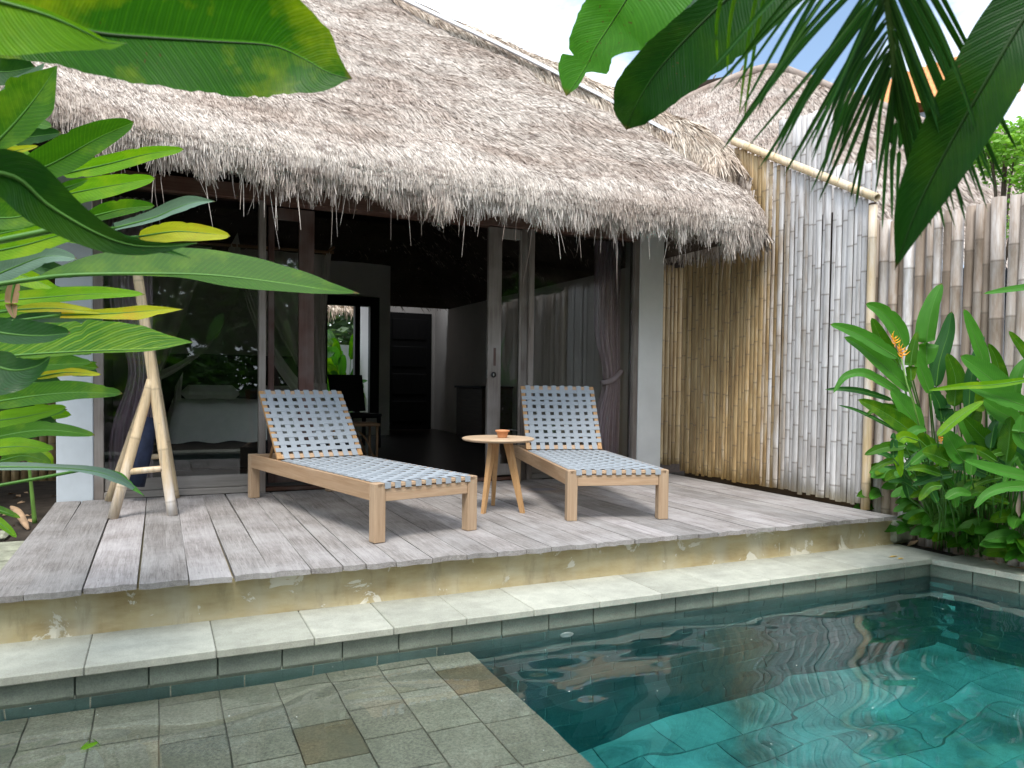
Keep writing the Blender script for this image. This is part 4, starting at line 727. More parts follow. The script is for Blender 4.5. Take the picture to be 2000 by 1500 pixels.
# ------------------------------------------------------------------ sun loungers
def lounger(loc, rz, ang, label):
    W2, Lg, H, lg = .365, 2.13, .348, .072; r_ = empty('sun_lounger', loc, rz); tag(r_, label, 'sun lounger', 'woven sun loungers on the deck'); tk = MT['teak']
    for sx in (-1, 1):
        for y in (0, Lg-lg):
            mb = MB(); x = sx*(W2-lg/2); mb.box(x-lg/2, y, 0, x+lg/2, y+lg, H, rf.uniform(.3, .7), bev=.004); mb.build('leg', tk[2], r_)
        mb = MB(); x = sx*(W2-.016); mb.box(x-.0155, lg+.001, H-.105, x+.0155, Lg-lg-.001, H-.001, rf.uniform(.3, .8), bev=.003); mb.build('side_rail', tk[1], r_)
    mb = MB(); mb.box(-W2+lg+.001, .006, H-.108, W2-lg-.001, .046, H-.03, .6, bev=.003); mb.build('foot_rail', tk[0], r_)
    mb = MB(); mb.box(-W2+lg+.001, Lg-.05, H-.10, W2-lg-.001, Lg-.012, H-.004, .5, bev=.003); mb.build('head_rail', tk[0], r_)
    piv = 1.52
    # seat frame: thin inner frame carrying the webbing
    def webbing(Lw, nl, nc, name_p, M, par):
        wx = W2-.036
        for sx in (-1, 1): fr_ = MB(); fr_.box(sx*wx-.018, 0, -.026, sx*wx+.018, Lw, -.004, .6, M, .002); fr_.build(name_p+'_bar', MT['gold_teak'] if name_p == 'backrest' else tk[1], par)
        for y_ in (0, Lw-.04): mbx = MB(); mbx.box(-wx+.0185, y_, -.026, wx-.0185, y_+.04, -.004, .7, M, .002); mbx.build('cross_bar', tk[0], par)
        wb = MB(); Mi = np.array(M.to_3x3()); Mt = np.array(M.translation)
        def strip(fn, n, wdt, along):
            V = []
            for q in range(n+1):
                a, h = fn(q/n)
                for s in (-1, 1):
                    for t in (.0012, -.0012): V.append((a[0]+(s*wdt/2 if along == 'y' else 0), a[1]+(s*wdt/2 if along == 'x' else 0), h+t))
            V = np.array(V)@Mi.T+Mt; F = []
            for q in range(n): a = q*4; b = a+4; F += [(a, a+2, b+2, b), (a+1, b+1, b+3, a+3), (a, b, b+1, a+1), (a+2, a+3, b+3, b+2)]
            wb.add(V, F, rf.uniform(.4, .6), smooth=False)
        ys = [(.045+(Lw-.07)*(k+.5)/nc) for k in range(nc)]; xs = [(-wx+.01+(2*wx-.02)*(k+.5)/nl) for k in range(nl)]
        cw = (Lw-.07)/nc; cl = (2*wx)/nl; jx = [rf.uniform(-.003, .003) for _ in xs]; jy = [rf.uniform(-.006, .006) for _ in ys]
        for k, x in enumerate(xs):      # lengthwise straps
            def fn(t, k=k, x=x):
                y = -.004+t*(Lw+.008); i = (y-.045)/cw-.5; h = .0018*math.cos(math.pi*(i+k)); e = min(t, 1-t); sag = -.010*math.sin(math.pi*t)*math.sin(math.pi*(x+wx)/(2*wx)); h = (h*min(1, e*14)+sag); return (x+jx[k], y), h
            strip(fn, nc*4, cl*.54, 'y')
            for e in (0, 1):            # strap folded over the frame end
                y = -.003 if e == 0 else Lw+.003; V = np.array([(x+jx[k]+s*cl*.27, y+t, z) for s in (-1, 1) for t in (-.0012, .0012) for z in (-.034, .003)])@Mi.T+Mt; wb.add(V, [(0, 1, 3, 2), (4, 6, 7, 5), (0, 4, 5, 1), (2, 3, 7, 6), (0, 2, 6, 4), (1, 5, 7, 3)], .5)
        for k, y in enumerate(ys):      # crosswise straps
            def fn(t, k=k, y=y):
                x = -wx-.018+t*(2*wx+.036); i = (x+wx-.01)/cl-.5; h = -.0018*math.cos(math.pi*(i+k)); e = min(t, 1-t); sag = -.010*math.sin(math.pi*t)*math.sin(math.pi*k/nc); return (x, y+jy[k]), (h*min(1, e*14)+sag)+.0004
            strip(fn, nl*4, cw*.56, 'x')
        return wb.build(name_p+'_webbing', MT['web'], par)
    webbing(piv+.0, 9, 20, 'seat', Matrix.Translation((0, -.0, H+.002)), r_)
    a = R(ang); Mb = Matrix.Translation((0, piv+.015, H+.012))@Matrix.Rotation(a, 4, 'X'); webbing(.64, 8, 9, 'backrest', Mb, r_)
    # prop behind the backrest
    mb = MB(); ca, sa = math.cos(a), math.sin(a)
    for sx in (-1, 1):
        P1 = np.array([sx*.24, piv+.015+.36*ca+.02, H+.36*sa-.01]); P0 = np.array([sx*.24, min(Lg-.06, piv+.36*ca+.24), H-.04]); mb.tube([P0, P1], .012, 6, .4)
    mb.tube([(-.26, min(Lg-.06, piv+.36*ca+.24), H-.04), (.26, min(Lg-.06, piv+.36*ca+.24), H-.04)], .012, 6, .4); mb.build('backrest_prop', MT['gold_teak'], r_)
    return r_
lounger((1.497, 4.40, 0), R(13.2), 51, 'wooden sun lounger with blue grey webbing, the nearer one left of the round table')
lounger((2.895, 4.45, 0), R(-14.8), 60, 'wooden sun lounger with blue grey webbing on the right of the round table')

# ------------------------------------------------------------------ side table and clay dish
tb = empty('side_table', (2.285, 5.14, 0)); tag(tb, 'small round wooden side table on splayed legs between the two loungers', 'side table')
mb = MB(); prof_ = [(0, .512), (.235, .512), (.258, .517), (.268, .527), (.266, .534), (.255, .538), (0, .539)]; n = 48
V = [(r*math.cos(2*math.pi*i/n), r*math.sin(2*math.pi*i/n), z) for r, z in prof_[1:-1] for i in range(n)]; m = len(prof_)-2; F = [(j*n+i, j*n+(i+1) % n, (j+1)*n+(i+1) % n, (j+1)*n+i) for j in range(m-1) for i in range(n)]+[tuple(range(n))[::-1], tuple((m-1)*n+i for i in range(n))]; mb.add(V, F, .6); mb.build('table_top', MT['top_teak'], tb)
for (fx, fy) in ((-.165, -.12), (.115, -.19), (.05, .20)):
    d_ = np.array([fx, fy]); d_ /= np.linalg.norm(d_); p = np.array([-d_[1], d_[0]]); t0 = d_*.085; t1 = np.array([fx, fy]); mb = MB(); V = []
    for (c, z, hw, ht) in ((t0, .511, .030, .019), (t0*.9+t1*.1, .46, .028, .018), (t1, .0, .015, .013)):
        for a, b in ((-1, -1), (1, -1), (1, 1), (-1, 1)): q = c+d_*a*hw+p*b*ht; V.append((q[0], q[1], z))
    mb.add(V, [(0, 1, 2, 3), (11, 10, 9, 8)]+[(j*4+i, (j+1)*4+i, (j+1)*4+(i+1) % 4, j*4+(i+1) % 4) for j in range(2) for i in range(4)], .5); mb.build('leg', MT['gold_teak'], tb)
def lathe(mb, prof, n=24, tone=.5, c=(0, 0, 0)):
    V = [(c[0]+r*math.cos(2*math.pi*i/n), c[1]+r*math.sin(2*math.pi*i/n), c[2]+z) for r, z in prof for i in range(n)]; m = len(prof)
    mb.add(V, [(j*n+i, j*n+(i+1) % n, (j+1)*n+(i+1) % n, (j+1)*n+i) for j in range(m-1) for i in range(n)]+[tuple(range(n))[::-1], tuple((m-1)*n+i for i in range(n))], tone, smooth=True)
mb = MB(); lathe(mb, [(.033, .5395), (.035, .545), (.043, .580), (.052, .582), (.053, .594), (.046, .595), (.042, .582), (.034, .555)], c=(2.30, 5.10, 0)); dish = mb.build('clay_dish', MT['clay']); tag(dish, 'small square rimmed terracotta dish on the round side table', 'dish')
mb = MB(); mb.tube([(2.33, 5.08, .5985), (2.42, 5.06, .592)], .0025, 6); tag(mb.build('thin_stick', MT['black']), 'thin dark stick resting on the rim of the terracotta dish', 'stick')

# ------------------------------------------------------------------ bamboo rack by the left pane
rk = empty('bamboo_rack', (-.05, 6.1, 0), flat=True); tag(rk, 'leaning A shaped rack of pale bamboo poles at the left end of the deck', 'rack')
def bpole(A, B, r, tone, name='pole', bl=.12, ext=True):
    B2 = Bam(); B2.pole(A, B, r, tone, bl, rf, n=14, nodes=(.30, .42), open_top=True); return B2.build(name, MT['bpale'], rk)
fr1 = lambda V: np.clip(.5-V[:, 2]*.9, .05, .42)
bpole((.095, 5.72, 0), (-.128, 5.80, 1.72), .034, .8, 'pole', fr1); bpole((-.271, 5.72, 0), (-.034, 5.765, .93), .034, .6, 'pole', fr1)
bpole((.130, 6.55, 0), (-.128, 6.42, 1.72), .032, .3, 'pole', .1); bpole((-.335, 6.55, 0), (-.04, 6.50, .93), .032, .2, 'pole', .1)
bpole((-.185, 5.733, .31), (.05, 5.733, .325), .022, .8, 'rung', .2); bpole((-.245, 6.53, .325), (.085, 6.53, .335), .022, .4, 'rung', .1); bpole((-.115, 5.82, 1.60), (-.115, 6.40, 1.60), .022, .6, 'rung', .1); bpole((-.02, 5.80, .90), (-.04, 6.48, .90), .02, .4, 'rung', .1)

# ------------------------------------------------------------------ small pool things
mb = MB(); lathe(mb, [(.038, 0), (.040, .004), (.034, .010), (.016, .012), (.012, .006)], 24); o = mb.build('water_inlet', MT['white']); o.location = (1.973, WY-.004, -.475); o.rotation_euler = (R(90), 0, 0); tag(o, 'round white water inlet fitting on the pool wall just below the surface', 'fitting')
o_ = 0
for (x, y, s, lb) in ((1745, 1087, .05, 'larger of two fallen yellow petals on the pool coping near the corner'), (1760, 1091, .035, 'smaller of two fallen yellow petals on the pool coping near the corner')):
    p = on_z(x, y, -.223); mb = MB(); mb.add([(p[0]-s, p[1], p[2]), (p[0], p[1]-.012, p[2]+.004), (p[0]+s, p[1]+.004, p[2]+.001), (p[0], p[1]+.014, p[2]+.003)], [(0, 1, 2, 3)]); tag(mb.build('fallen_petal', MT['petal']), lb, 'petal', 'petals on the coping')
fl = empty('floating_leaf', tuple(on_z(175, 1458, WZ+.003))); tag(fl, 'small torn yellow green leaf floating over the shallow ledge', 'leaf')
for k, (dx, dy, a) in enumerate(((0, 0, .5), (.02, .02, 2.0), (-.015, .01, 1.1))):
    q = np.array(fl.location)+np.array([dx, dy, .001*k]); leaf(fl, [(dx-.03*math.cos(a), dy-.03*math.sin(a), .002), (dx+.03*math.cos(a), dy+.03*math.sin(a), .004)], .004, .004, LF['bright'], tilt=60, n=8, name='leaf_piece', pr=.0008)

r8 = np.random.default_rng(4); n = 90; P = np.stack([r8.uniform(-.8, 4.7, n), r8.uniform(1.2, 3.45, n), np.full(n, WZ+.002)], 1); a = r8.normal(0, 1, (n, 3)); a[:, 2] = 0; a /= np.linalg.norm(a, axis=1)[:, None]; b = np.cross(a, [0, 0, 1.]); q_ = r8.uniform(.002, .006, n)[:, None]
V = np.stack([P-a*q_, P+b*q_*.6+np.array([0, 0, .001]), P+a*q_, P-b*q_*.5], 1).reshape(-1, 3); tag(link('floating_specks', npmesh('floating_specks', V, (np.arange(n)*4)[:, None]+np.arange(4), {'tone': np.repeat(r8.uniform(0, 1, n), 4)}), None, MT['linen']), 'tiny pale specks drifting on the pool surface', 'specks', kind='stuff')
# ------------------------------------------------------------------ neighbouring roofs
def rfunc(A, B): return ruled(A, B)
n1 = empty('neighbour_villa', (10, 11, 0), flat=True); tag(n1, 'neighbouring villa whose grey thatched roof rises behind the bamboo fence', 'house')
Rg = [(6.2, 13.5, 5.9), tuple(on_y(1310, 206, 12)), tuple(on_y(1400, 165, 11.5)), tuple(on_y(1500, 131, 11)), tuple(on_y(1570, 149, 11)), tuple(on_y(1660, 185, 10.6)), tuple(on_y(1740, 212, 10.2)), tuple(on_y(1830, 250, 10)), tuple(on_y(1930, 300, 9.6))]
P_ = thatch_surface(rfunc([(5.4, 9.2, 2.7), (7.2, 7.4, 2.7), (9.5, 6.6, 2.6), (12, 6.2, 2.5), (15, 6.0, 2.5)], Rg), 60, 40, 70000, rs, wd=.012, ln=(.15, .3), lift=.015, sway=.12)+thatch_surface(rfunc([(5.4, 16, 2.7), (17, 16, 2.7)], [Rg[0], Rg[3], Rg[8]]), 20, 12, 2000, rs, wd=.03, ln=(.3, .5))
V, F, T = join(P_); link('thatch_roof', npmesh('thatch_roof', V, F, {'tone': T}), n1, MT['farthatch']); mb = MB(); mb.box(6.4, 8.8, -.2, 14, 15, 2.9); mb.build('wall', MT['brown'], n1)
V_ = []
for k in range(len(Rg)-1):
    pass
mb = MB(); mb.tube(crv([(p[0], p[1], p[2]-.02) for p in Rg[1:]], 30), .09, 8, .4); mb.build('ridge_cap', MT['farthatch'], n1)
n2 = empty('neighbour_villa', (15, 8, 0), flat=True); tag(n2, 'far thatched villa roof at the right edge above the fence', 'house')
Rg = [tuple(on_y(1850, 300, 8.6)), tuple(on_y(1925, 262, 9)), tuple(on_y(2000, 240, 9.2)), tuple(on_y(2200, 200, 9.4))]; q0 = Rg[0]
P_ = thatch_surface(rfunc([(q0[0]-.5, 7, 2.6), (q0[0]+2, 6, 2.4), (q0[0]+6, 5.5, 2.4)], Rg), 40, 20, 20000, rs, wd=.012, ln=(.15, .3), lift=.015, sway=.12); V, F, T = join(P_); link('thatch_roof', npmesh('thatch_roof', V, F, {'tone': T}), n2, MT['farthatch']); mb = MB(); mb.box(q0[0], 7.2, -.2, q0[0]+6, 10, 2.9); mb.build('wall', MT['far'], n2)
# orange tiled house
th = empty('tiled_house', (30, 22, 0), flat=True); tag(th, 'far pale blue house with orange tiled roof behind the thatched roofs', 'house')
a0, a1, e0, e1 = on_y(1745, 150, 22), on_y(1930, 92, 20), on_y(1680, 215, 20.5), on_y(1995, 178, 18); mb = MB(); nr = 60; V = []
for i in range(nr):
    s = i/(nr-1); A_ = a0*(1-s)+a1*s; E_ = e0*(1-s)+e1*s
    for j in range(2): q = A_ if j else E_; V.append(q+np.array([0, 0, .06*abs(math.sin(i*1.57))]))
mb.add(V, [(2*i, 2*i+2, 2*i+3, 2*i+1) for i in range(nr-1)], .5); mb.add([a0, a1, a1+np.array([1, 6, -2.5]), a0+np.array([1, 6, -2.5])], [(0, 1, 2, 3)]); mb.add([a1, e1, a1+np.array([1, 6, -2.5])], [(0, 1, 2)]); mb.add([a0, e0, a0+np.array([1, 6, -2.5])], [(0, 1, 2)]); mb.build('roof', MT['tile'], th)
mb = MB(); q = e0+np.array([.6, 1.0, -.1]); q2 = e1+np.array([-.4, 1.2, -.1]); mb.add([(q[0], q[1], -.2), (q2[0], q2[1], -.2), q2, q, (q[0]+1, q[1]+5, -.2), (q2[0]+1, q2[1]+5, -.2), q2+np.array([1, 5, 0]), q+np.array([1, 5, 0])], [(0, 1, 2, 3), (1, 5, 6, 2), (5, 4, 7, 6), (4, 0, 3, 7)]); mb.build('wall', MT['far'], th)

# ------------------------------------------------------------------ trees
def tree(loc, h, cr, mat, label, n=5000, ls=.12, seed=0, trunk=.12, sq=(1, 1, .8), cat='tree', group=None, base=.45):
    r_ = np.random.default_rng(seed); t = empty('tree', loc); tag(t, label, cat, group); mb = MB(); top = np.array([0, 0, h*.75]); mb.tube(crv([(0, 0, 0), (.1*cr, .05, h*.35), (0, 0, h*.75)], 8), np.linspace(trunk, trunk*.4, 8), 8); cl = []
    for k in range(16):
        d = r_.normal(0, 1, 3); d /= np.linalg.norm(d); c = np.array([0, 0, h*(.5+base*.5)])+d*np.array(sq)*cr*r_.uniform(.35, .85); cl.append((c, cr*r_.uniform(.25, .5)))
        if k < 9: mb.tube(crv([(0, 0, h*.45), (c*.5+np.array([0, 0, h*.3])), c], 6), np.linspace(trunk*.4, trunk*.08, 6), 5)
    mb.build('trunk', MT['bark'], t); V = []; F = []; T = []
    ci = r_.integers(0, 16, n); C = np.array([c for c, _ in cl])[ci]; rr = np.array([q for _, q in cl])[ci]; d = r_.normal(0, 1, (n, 3)); d /= np.linalg.norm(d, axis=1)[:, None]; P = C+d*(rr*r_.uniform(.3, 1.05, n)**.6)[:, None]
    a = r_.normal(0, 1, (n, 3)); a /= np.linalg.norm(a, axis=1)[:, None]; a[:, 2] = -abs(a[:, 2])*.5; b = np.cross(a, r_.normal(0, 1, (n, 3))); b /= np.linalg.norm(b, axis=1)[:, None]; s = ls*r_.uniform(.6, 1.4, n)[:, None]
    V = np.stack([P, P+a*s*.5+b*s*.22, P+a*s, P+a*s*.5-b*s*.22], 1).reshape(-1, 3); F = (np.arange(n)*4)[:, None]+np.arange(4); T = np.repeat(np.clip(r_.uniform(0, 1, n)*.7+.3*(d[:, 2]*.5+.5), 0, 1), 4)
    link('crown', npmesh('crown', V, F, {'tone': T}), t, mat); return t
tree((12.8, 19, -.2), 9.0, 1.6, FO['c'], 'faint far tree top showing over the thatch left of the palm leaves', 2600, .22, 3)
p = on_y(1930, 40, 5.2); tree((p[0]+.35, 5.2, -.2), p[2]+.5, .62, FO['b'], 'light green feathery tree top at the upper right behind the dark leaf', 3200, .07, 5, .05)
p = on_y(2010, 260, 4.6); tree((p[0]+.2, 4.6, -.2), p[2]+.65, .40, FO['b'], 'light green creeper hanging at the right edge over the fence', 2200, .06, 6, .04, (.7, .7, 1.3))
for k, (x, y, h, c, lb) in enumerate(((-2.2, 8.6, 3.6, 1.3, 'low dense tree in the shade left of the white column'), (-.5, -4.6, 4.6, 2.0, 'unseen dense tree added to darken the left glass pane reflection'), (-3.0, -1.5, 4.8, 1.9, 'unseen dense tree added near the left pool corner to darken glass reflections'), (2.8, -5.2, 5.0, 2.0, 'unseen dense tree added at the near end to darken glass reflections'),(-4.5, 12, 6.5, 2.6, 'dark tree behind the left corner of the villa'), (-3.4, 7.5, 5.5, 1.8, 'dark leafy tree left of the white column'), (-5, 3, 6, 2.2, 'leafy garden tree beyond the left clump'), (7.5, -3, 5.5, 2.2, 'garden tree over the near end of the pole fence'), (1, -7.5, 6.5, 2.8, 'tall garden tree behind the near fence'), (-4, -5, 6, 2.4, 'broad garden tree at the near left corner'))): tree((x, y, -.2), h, c, FO['a'], lb, 6500, .26, 20+k, .14, (1, 1, 1.15), base=.15)  # dense trees are added out of view so the panes reflect dark foliage
tree((3.5, 21, -.2), 5.5, 2.6, FO['c'], 'far tree crown behind the garden wall in the back window', 5000, .3, 44, .15, base=.0)
for k, x in enumerate((-2.6, .3, 3.2)): tree((x, -3.2, -.2), 1.9, 1.5, FO['a'], ('low bush added out of view to darken the left pane reflection', 'low bush added out of view opposite the doorway for dark reflections', 'low bush added out of view to darken the right pane reflection')[k], 6000, .2, 60+k, .1, (1.25, .8, .8), base=-.2, cat='bush')  # bushes added behind the camera to block bright sky in the panes
# garden seen through the back window
bgw = MB(); bgw.box(-2, 17.6, -.3, 6.5, 17.75, 1.75); tag(bgw.build('garden_wall', MT['wall']), 'white garden wall seen through the back window', 'wall')
hb = empty('back_hut', (3.4, 16.8, 0), flat=True); tag(hb, 'small thatched eave seen through the back window', 'hut'); P_ = thatch_surface(ruled([(1.6, 15.4, 2.35), (5.2, 15.4, 2.35)], [(1.6, 17, 3.8), (5.2, 17, 3.8)]), 12, 8, 3000, rs, wd=.02); n = 500; u = rs.uniform(0, 1, n)
P_.append(fringe(np.stack([1.6+3.6*u, 0*u+15.4, 0*u+2.38], -1), np.tile([0, 0, -1.], (n, 1)), np.tile([0, -1., 0], (n, 1)), rs, (.1, .3), .02)); V, F, T = join(P_); link('thatch_roof', npmesh('thatch_roof', V, F, {'tone': T}), hb, MT['gold_thatch'])
for sx in (2.75, 5.0): mb = MB(); mb.tube([(sx, 15.7, -.2), (sx, 15.7, 2.5)], .05, 8); mb.build('post', MT['brown'], hb)
def clump(loc, n, h, hw, mat, label, seed, spread=.5, cat='plant', group=None, stem=True, up=.9, ln=(.45, .8), name='leafy_plant'):
    r_ = np.random.default_rng(seed); t = empty(name, loc, flat=True); tag(t, label, cat, group); L0 = np.array(loc)
    for k in range(n):
        a = r_.uniform(0, 6.28); q = r_.uniform(0, 1); zz = h*r_.uniform(.25, 1); l = r_.uniform(*ln)*h; c = L0+np.array([math.cos(a)*spread*.3*q, math.sin(a)*spread*.3*q, 0]); b = L0+np.array([math.cos(a)*spread*(.3+.5*q), math.sin(a)*spread*(.3+.5*q), zz*.65])
        tp = b+np.array([math.cos(a)*l*.6, math.sin(a)*l*.6, l*up*r_.uniform(.1, .7)]); md = (b+tp)/2+np.array([0, 0, l*.18]); leaf(t, [b, md, tp], hw*r_.uniform(.7, 1.2), hw*r_.uniform(.7, 1.2), LF[mat[k % len(mat)]], tilt=r_.uniform(10, 60), n=12, seed=seed*50+k, base=[c, (c+b)/2+np.array([0, 0, .05]), b] if stem else None, pr=.005)
    return t
clump((3.25, 14.8, -.2), 44, 2.2, .10, ['fresh', 'bright'], 'bright green leafy clump outside the back window', 31, .5, ln=(.3, .5)); clump((3.6, 16.0, -.2), 40, 2.4, .10, ['fresh', 'mid'], 'tall banana like clump outside the back window beside the hut', 32, .9); clump((2.95, 13.8, -.2), 34, 1.4, .06, ['bright', 'fresh'], 'low grassy clump outside the back window', 33, .35, ln=(.3, .5))
# ------------------------------------------------------------------ left foreground plants
def plant(name, loc, label, cat='plant', group=None): e = empty(name, loc, flat=True); tag(e, label, cat, group); return e
def stalk(par, P, r, mat='stem', name='stem', n=14): mb = MB(); C = crv(P, n); mb.tube(C, np.linspace(r, r*.6, n), 8); return mb.build(name, MT[mat], par)
bn = plant('banana_plant', (-1.05, .95, -.23), 'banana plant whose huge sunlit leaf hangs over the roof at the upper left', 'banana plant')
stalk(bn, [(-1.05, .95, -.25), (-1.0, 1.0, .7), (-.85, 1.05, 1.35)], .07)
hubN = np.array([-.75, 1.06, 1.42])
A_ = [(-260, 60), (-60, 40), (110, 47), (200, 65), (300, 73), (420, 80), (530, 88), (590, 112), (640, 140), (688, 154)]
pleaf(bn, A_, [1.0, 1.02, 1.06, 1.1, 1.12, 1.12], [(0, 20), (.1, 110), (.3, 150), (.55, 175), (.72, 140), (.80, 104), (.86, 84), (.91, 64), (.955, 38), (.985, 12), (1, 0)], [(0, 15), (.1, 70), (.3, 68), (.45, 80), (.6, 96), (.75, 106), (.84, 100), (.90, 80), (.95, 42), (.985, 8), (1, 0)], 'banana', tilt=18, fold=.2, n=60, seed=1, wave=.012, pr=.005, rib='backlit_rib', base=[hubN, (hubN+at(-260, 60, 1.0))/2, at(-260, 60, 1.0)])
pleaf(bn, [(-160, -40), (0, 2), (90, 28), (160, 58), (205, 80), (248, 84)], [.80, .84, .9], [6, 8, 9, 8, 6, 0], [60, 95, 100, 72, 26, 0], 'bright', tilt=15, fold=.2, seed=2, wave=.01, base=[hubN, at(-160, -40, .8)])
hl = plant('heliconia', (-1.15, 2.2, -.23), 'dense heliconia clump of broad green leaves filling the left edge', 'heliconia')
for k, (dx, dy) in enumerate(((0, 0), (-.15, .25), (.03, .5), (-.1, .8), (.08, .25))): stalk(hl, [(-1.15+dx, 2.2+dy, -.25), (-1.1+dx, 2.25+dy, .5), (-1.05+dx*.7, 2.2+dy, 1.5)], .028)
def hp(z, y): return np.array([-1.03, y, z])
LL = [ # points, depth(s), hu, hl, material, options
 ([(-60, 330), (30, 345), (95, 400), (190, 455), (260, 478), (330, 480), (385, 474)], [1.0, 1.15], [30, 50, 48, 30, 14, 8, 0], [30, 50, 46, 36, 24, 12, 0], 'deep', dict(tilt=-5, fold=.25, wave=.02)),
 ([(150, 440), (240, 470), (310, 488), (372, 503)], [1.08, 1.14], [10, 14, 10, 0], [6, 8, 6, 0], 'dark', dict(tilt=5, fold=.3)),
 ([(-30, 300), (20, 250), (70, 190), (112, 128)], 1.6, [10, 42, 46, 0], [10, 36, 42, 0], 'mid', dict(tilt=30, fold=.35)),
 ([(-20, 215), (40, 180), (88, 122)], 1.7, [8, 26, 0], [8, 22, 0], 'glauc', dict(tilt=30, fold=.3)),
 ([(40, 345), (110, 315), (190, 270), (262, 238)], 2.4, 34, 30, 'mid', dict(tilt=12)),
 ([(120, 340), (210, 320), (290, 300), (360, 291)], 2.5, 15, 19, 'bright', dict(tilt=20)),
 ([(70, 395), (150, 375), (230, 360), (304, 348)], 2.6, 20, 26, 'bright', dict(tilt=25)),
 ([(110, 372), (140, 362), (172, 350)], 2.55, 9, 9, 'mid', dict(tilt=20)),
 ([(170, 425), (240, 408), (302, 402)], 2.7, 17, 15, 'mid', dict(tilt=25)),
 ([(225, 445), (300, 425), (340, 408), (380, 395), (420, 393)], 2.5, [8, 11, 14, 14, 0], [6, 9, 10, 14, 0], 'glauc', dict(tilt=25, fold=.5)),
 ([(270, 462), (340, 452), (400, 455), (450, 461)], 2.7, 17, 22, 'yellow', dict(tilt=20)),
 ([(-40, 560), (60, 545), (130, 537), (240, 534), (400, 536), (540, 551), (640, 566), (702, 573)], [1.55, 1.7, 1.75], [0, 0, 30, 50, 50, 46, 36, 22, 0], [0, 0, 2, 4, 8, 22, 20, 12, 0], 'mid', dict(tilt=38, fold=.1, n=44, wave=.006, pr=.006)),
 ([(-30, 590), (70, 582), (180, 574), (283, 575)], 2.3, 15, 15, 'bright', dict(tilt=35)),
 ([(30, 605), (110, 602), (200, 612)], 2.2, 10, 9, 'yellow', dict(tilt=35)),
 ([(120, 615), (220, 612), (300, 606), (358, 604)], 2.2, [6, 8, 10, 0], [8, 12, 22, 0], 'yellow', dict(tilt=30, fold=.5)),
 ([(-40, 700), (80, 690), (200, 684), (300, 680), (378, 668)], [1.8, 1.95], [10, 54, 58, 46, 0], [2, 9, 6, 6, 0], 'stripe', dict(tilt=25, fold=.12, n=36, wave=.008)),
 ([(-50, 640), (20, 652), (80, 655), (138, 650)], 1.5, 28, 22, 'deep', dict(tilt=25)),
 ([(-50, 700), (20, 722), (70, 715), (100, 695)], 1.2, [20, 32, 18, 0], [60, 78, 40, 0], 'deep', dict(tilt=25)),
 ([(-40, 730), (70, 715), (180, 708)], 2.2, 18, 16, 'mid', dict(tilt=35)),
 ([(70, 737), (130, 727), (198, 732)], 2.25, 8, 9, 'yellow', dict(tilt=30)),
 ([(-40, 790), (60, 774), (150, 766), (240, 769)], 2.0, 22, 22, 'mid', dict(tilt=35)),
 ([(-40, 825), (40, 815), (130, 795)], 2.3, 16, 18, 'bright', dict(tilt=35)),
 ([(-40, 860), (80, 840), (186, 850)], 2.2, 15, 17, 'mid', dict(tilt=40)),
 ([(-40, 880), (30, 872), (106, 877)], 2.1, 15, 20, 'bright', dict(tilt=40)),
 ([(0, 900), (50, 890), (100, 905)], 2.4, 14, 14, 'mid', dict(tilt=35)),
 ([(-60, 912), (60, 912), (170, 918), (230, 935), (282, 969)], [1.9, 2.1], [7, 8, 6, 10, 0], [7, 8, 5, 12, 0], 'glauc', dict(tilt=30)),
 ([(165, 917), (225, 932), (283, 969)], 2.08, [3, 11, 0], [3, 12, 0], 'fresh', dict(tilt=35)),
 ([(-30, 1000), (10, 1030), (32, 1050)], 2.4, 8, 9, 'bright', dict(tilt=35)),
 ([(-40, 985), (10, 1000), (40, 1012)], 2.6, 7, 7, 'mid', dict(tilt=35)),
 ([(-60, 420), (20, 425), (90, 410), (140, 395)], 2.0, 26, 26, 'mid', dict(tilt=25)),
 ([(-60, 500), (40, 480), (120, 458), (200, 440)], 1.9, 26, 24, 'bright', dict(tilt=20)),
 ([(-60, 470), (30, 450), (100, 440)], 2.1, 24, 22, 'mid', dict(tilt=30)),
 ([(-60, 560), (20, 525), (90, 500), (150, 505)], 2.2, 22, 22, 'glauc', dict(tilt=25)),
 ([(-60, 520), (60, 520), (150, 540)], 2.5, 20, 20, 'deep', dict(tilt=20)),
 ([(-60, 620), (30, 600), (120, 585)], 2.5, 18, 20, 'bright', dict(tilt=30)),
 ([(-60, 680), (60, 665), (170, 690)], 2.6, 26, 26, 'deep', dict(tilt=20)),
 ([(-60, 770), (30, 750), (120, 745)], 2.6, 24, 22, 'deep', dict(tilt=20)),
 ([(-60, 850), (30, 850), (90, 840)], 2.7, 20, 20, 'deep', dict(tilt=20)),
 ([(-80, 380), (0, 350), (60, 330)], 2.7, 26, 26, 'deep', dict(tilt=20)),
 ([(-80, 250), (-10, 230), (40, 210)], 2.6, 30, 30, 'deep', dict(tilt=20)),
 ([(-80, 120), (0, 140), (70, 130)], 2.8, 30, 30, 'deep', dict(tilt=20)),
 ([(-70, 310), (0, 300), (75, 285)], 2.3, 9, 9, 'yellow', dict(tilt=20)),
]
for k, (P, d, hu, hl_, mt, op) in enumerate(LL):
    P0 = at(P[0][0], P[0][1], d[0] if np.ndim(d) else d); hb_ = hp(max(-.1, P0[2]-.25), max(2.0, P0[1]))
    pleaf(hl, P, d, hu, hl_, mt, seed=40+k, base=[hb_, (hb_+P0)/2+np.array([0, 0, .04]), P0], **op)
r10 = np.random.default_rng(123)
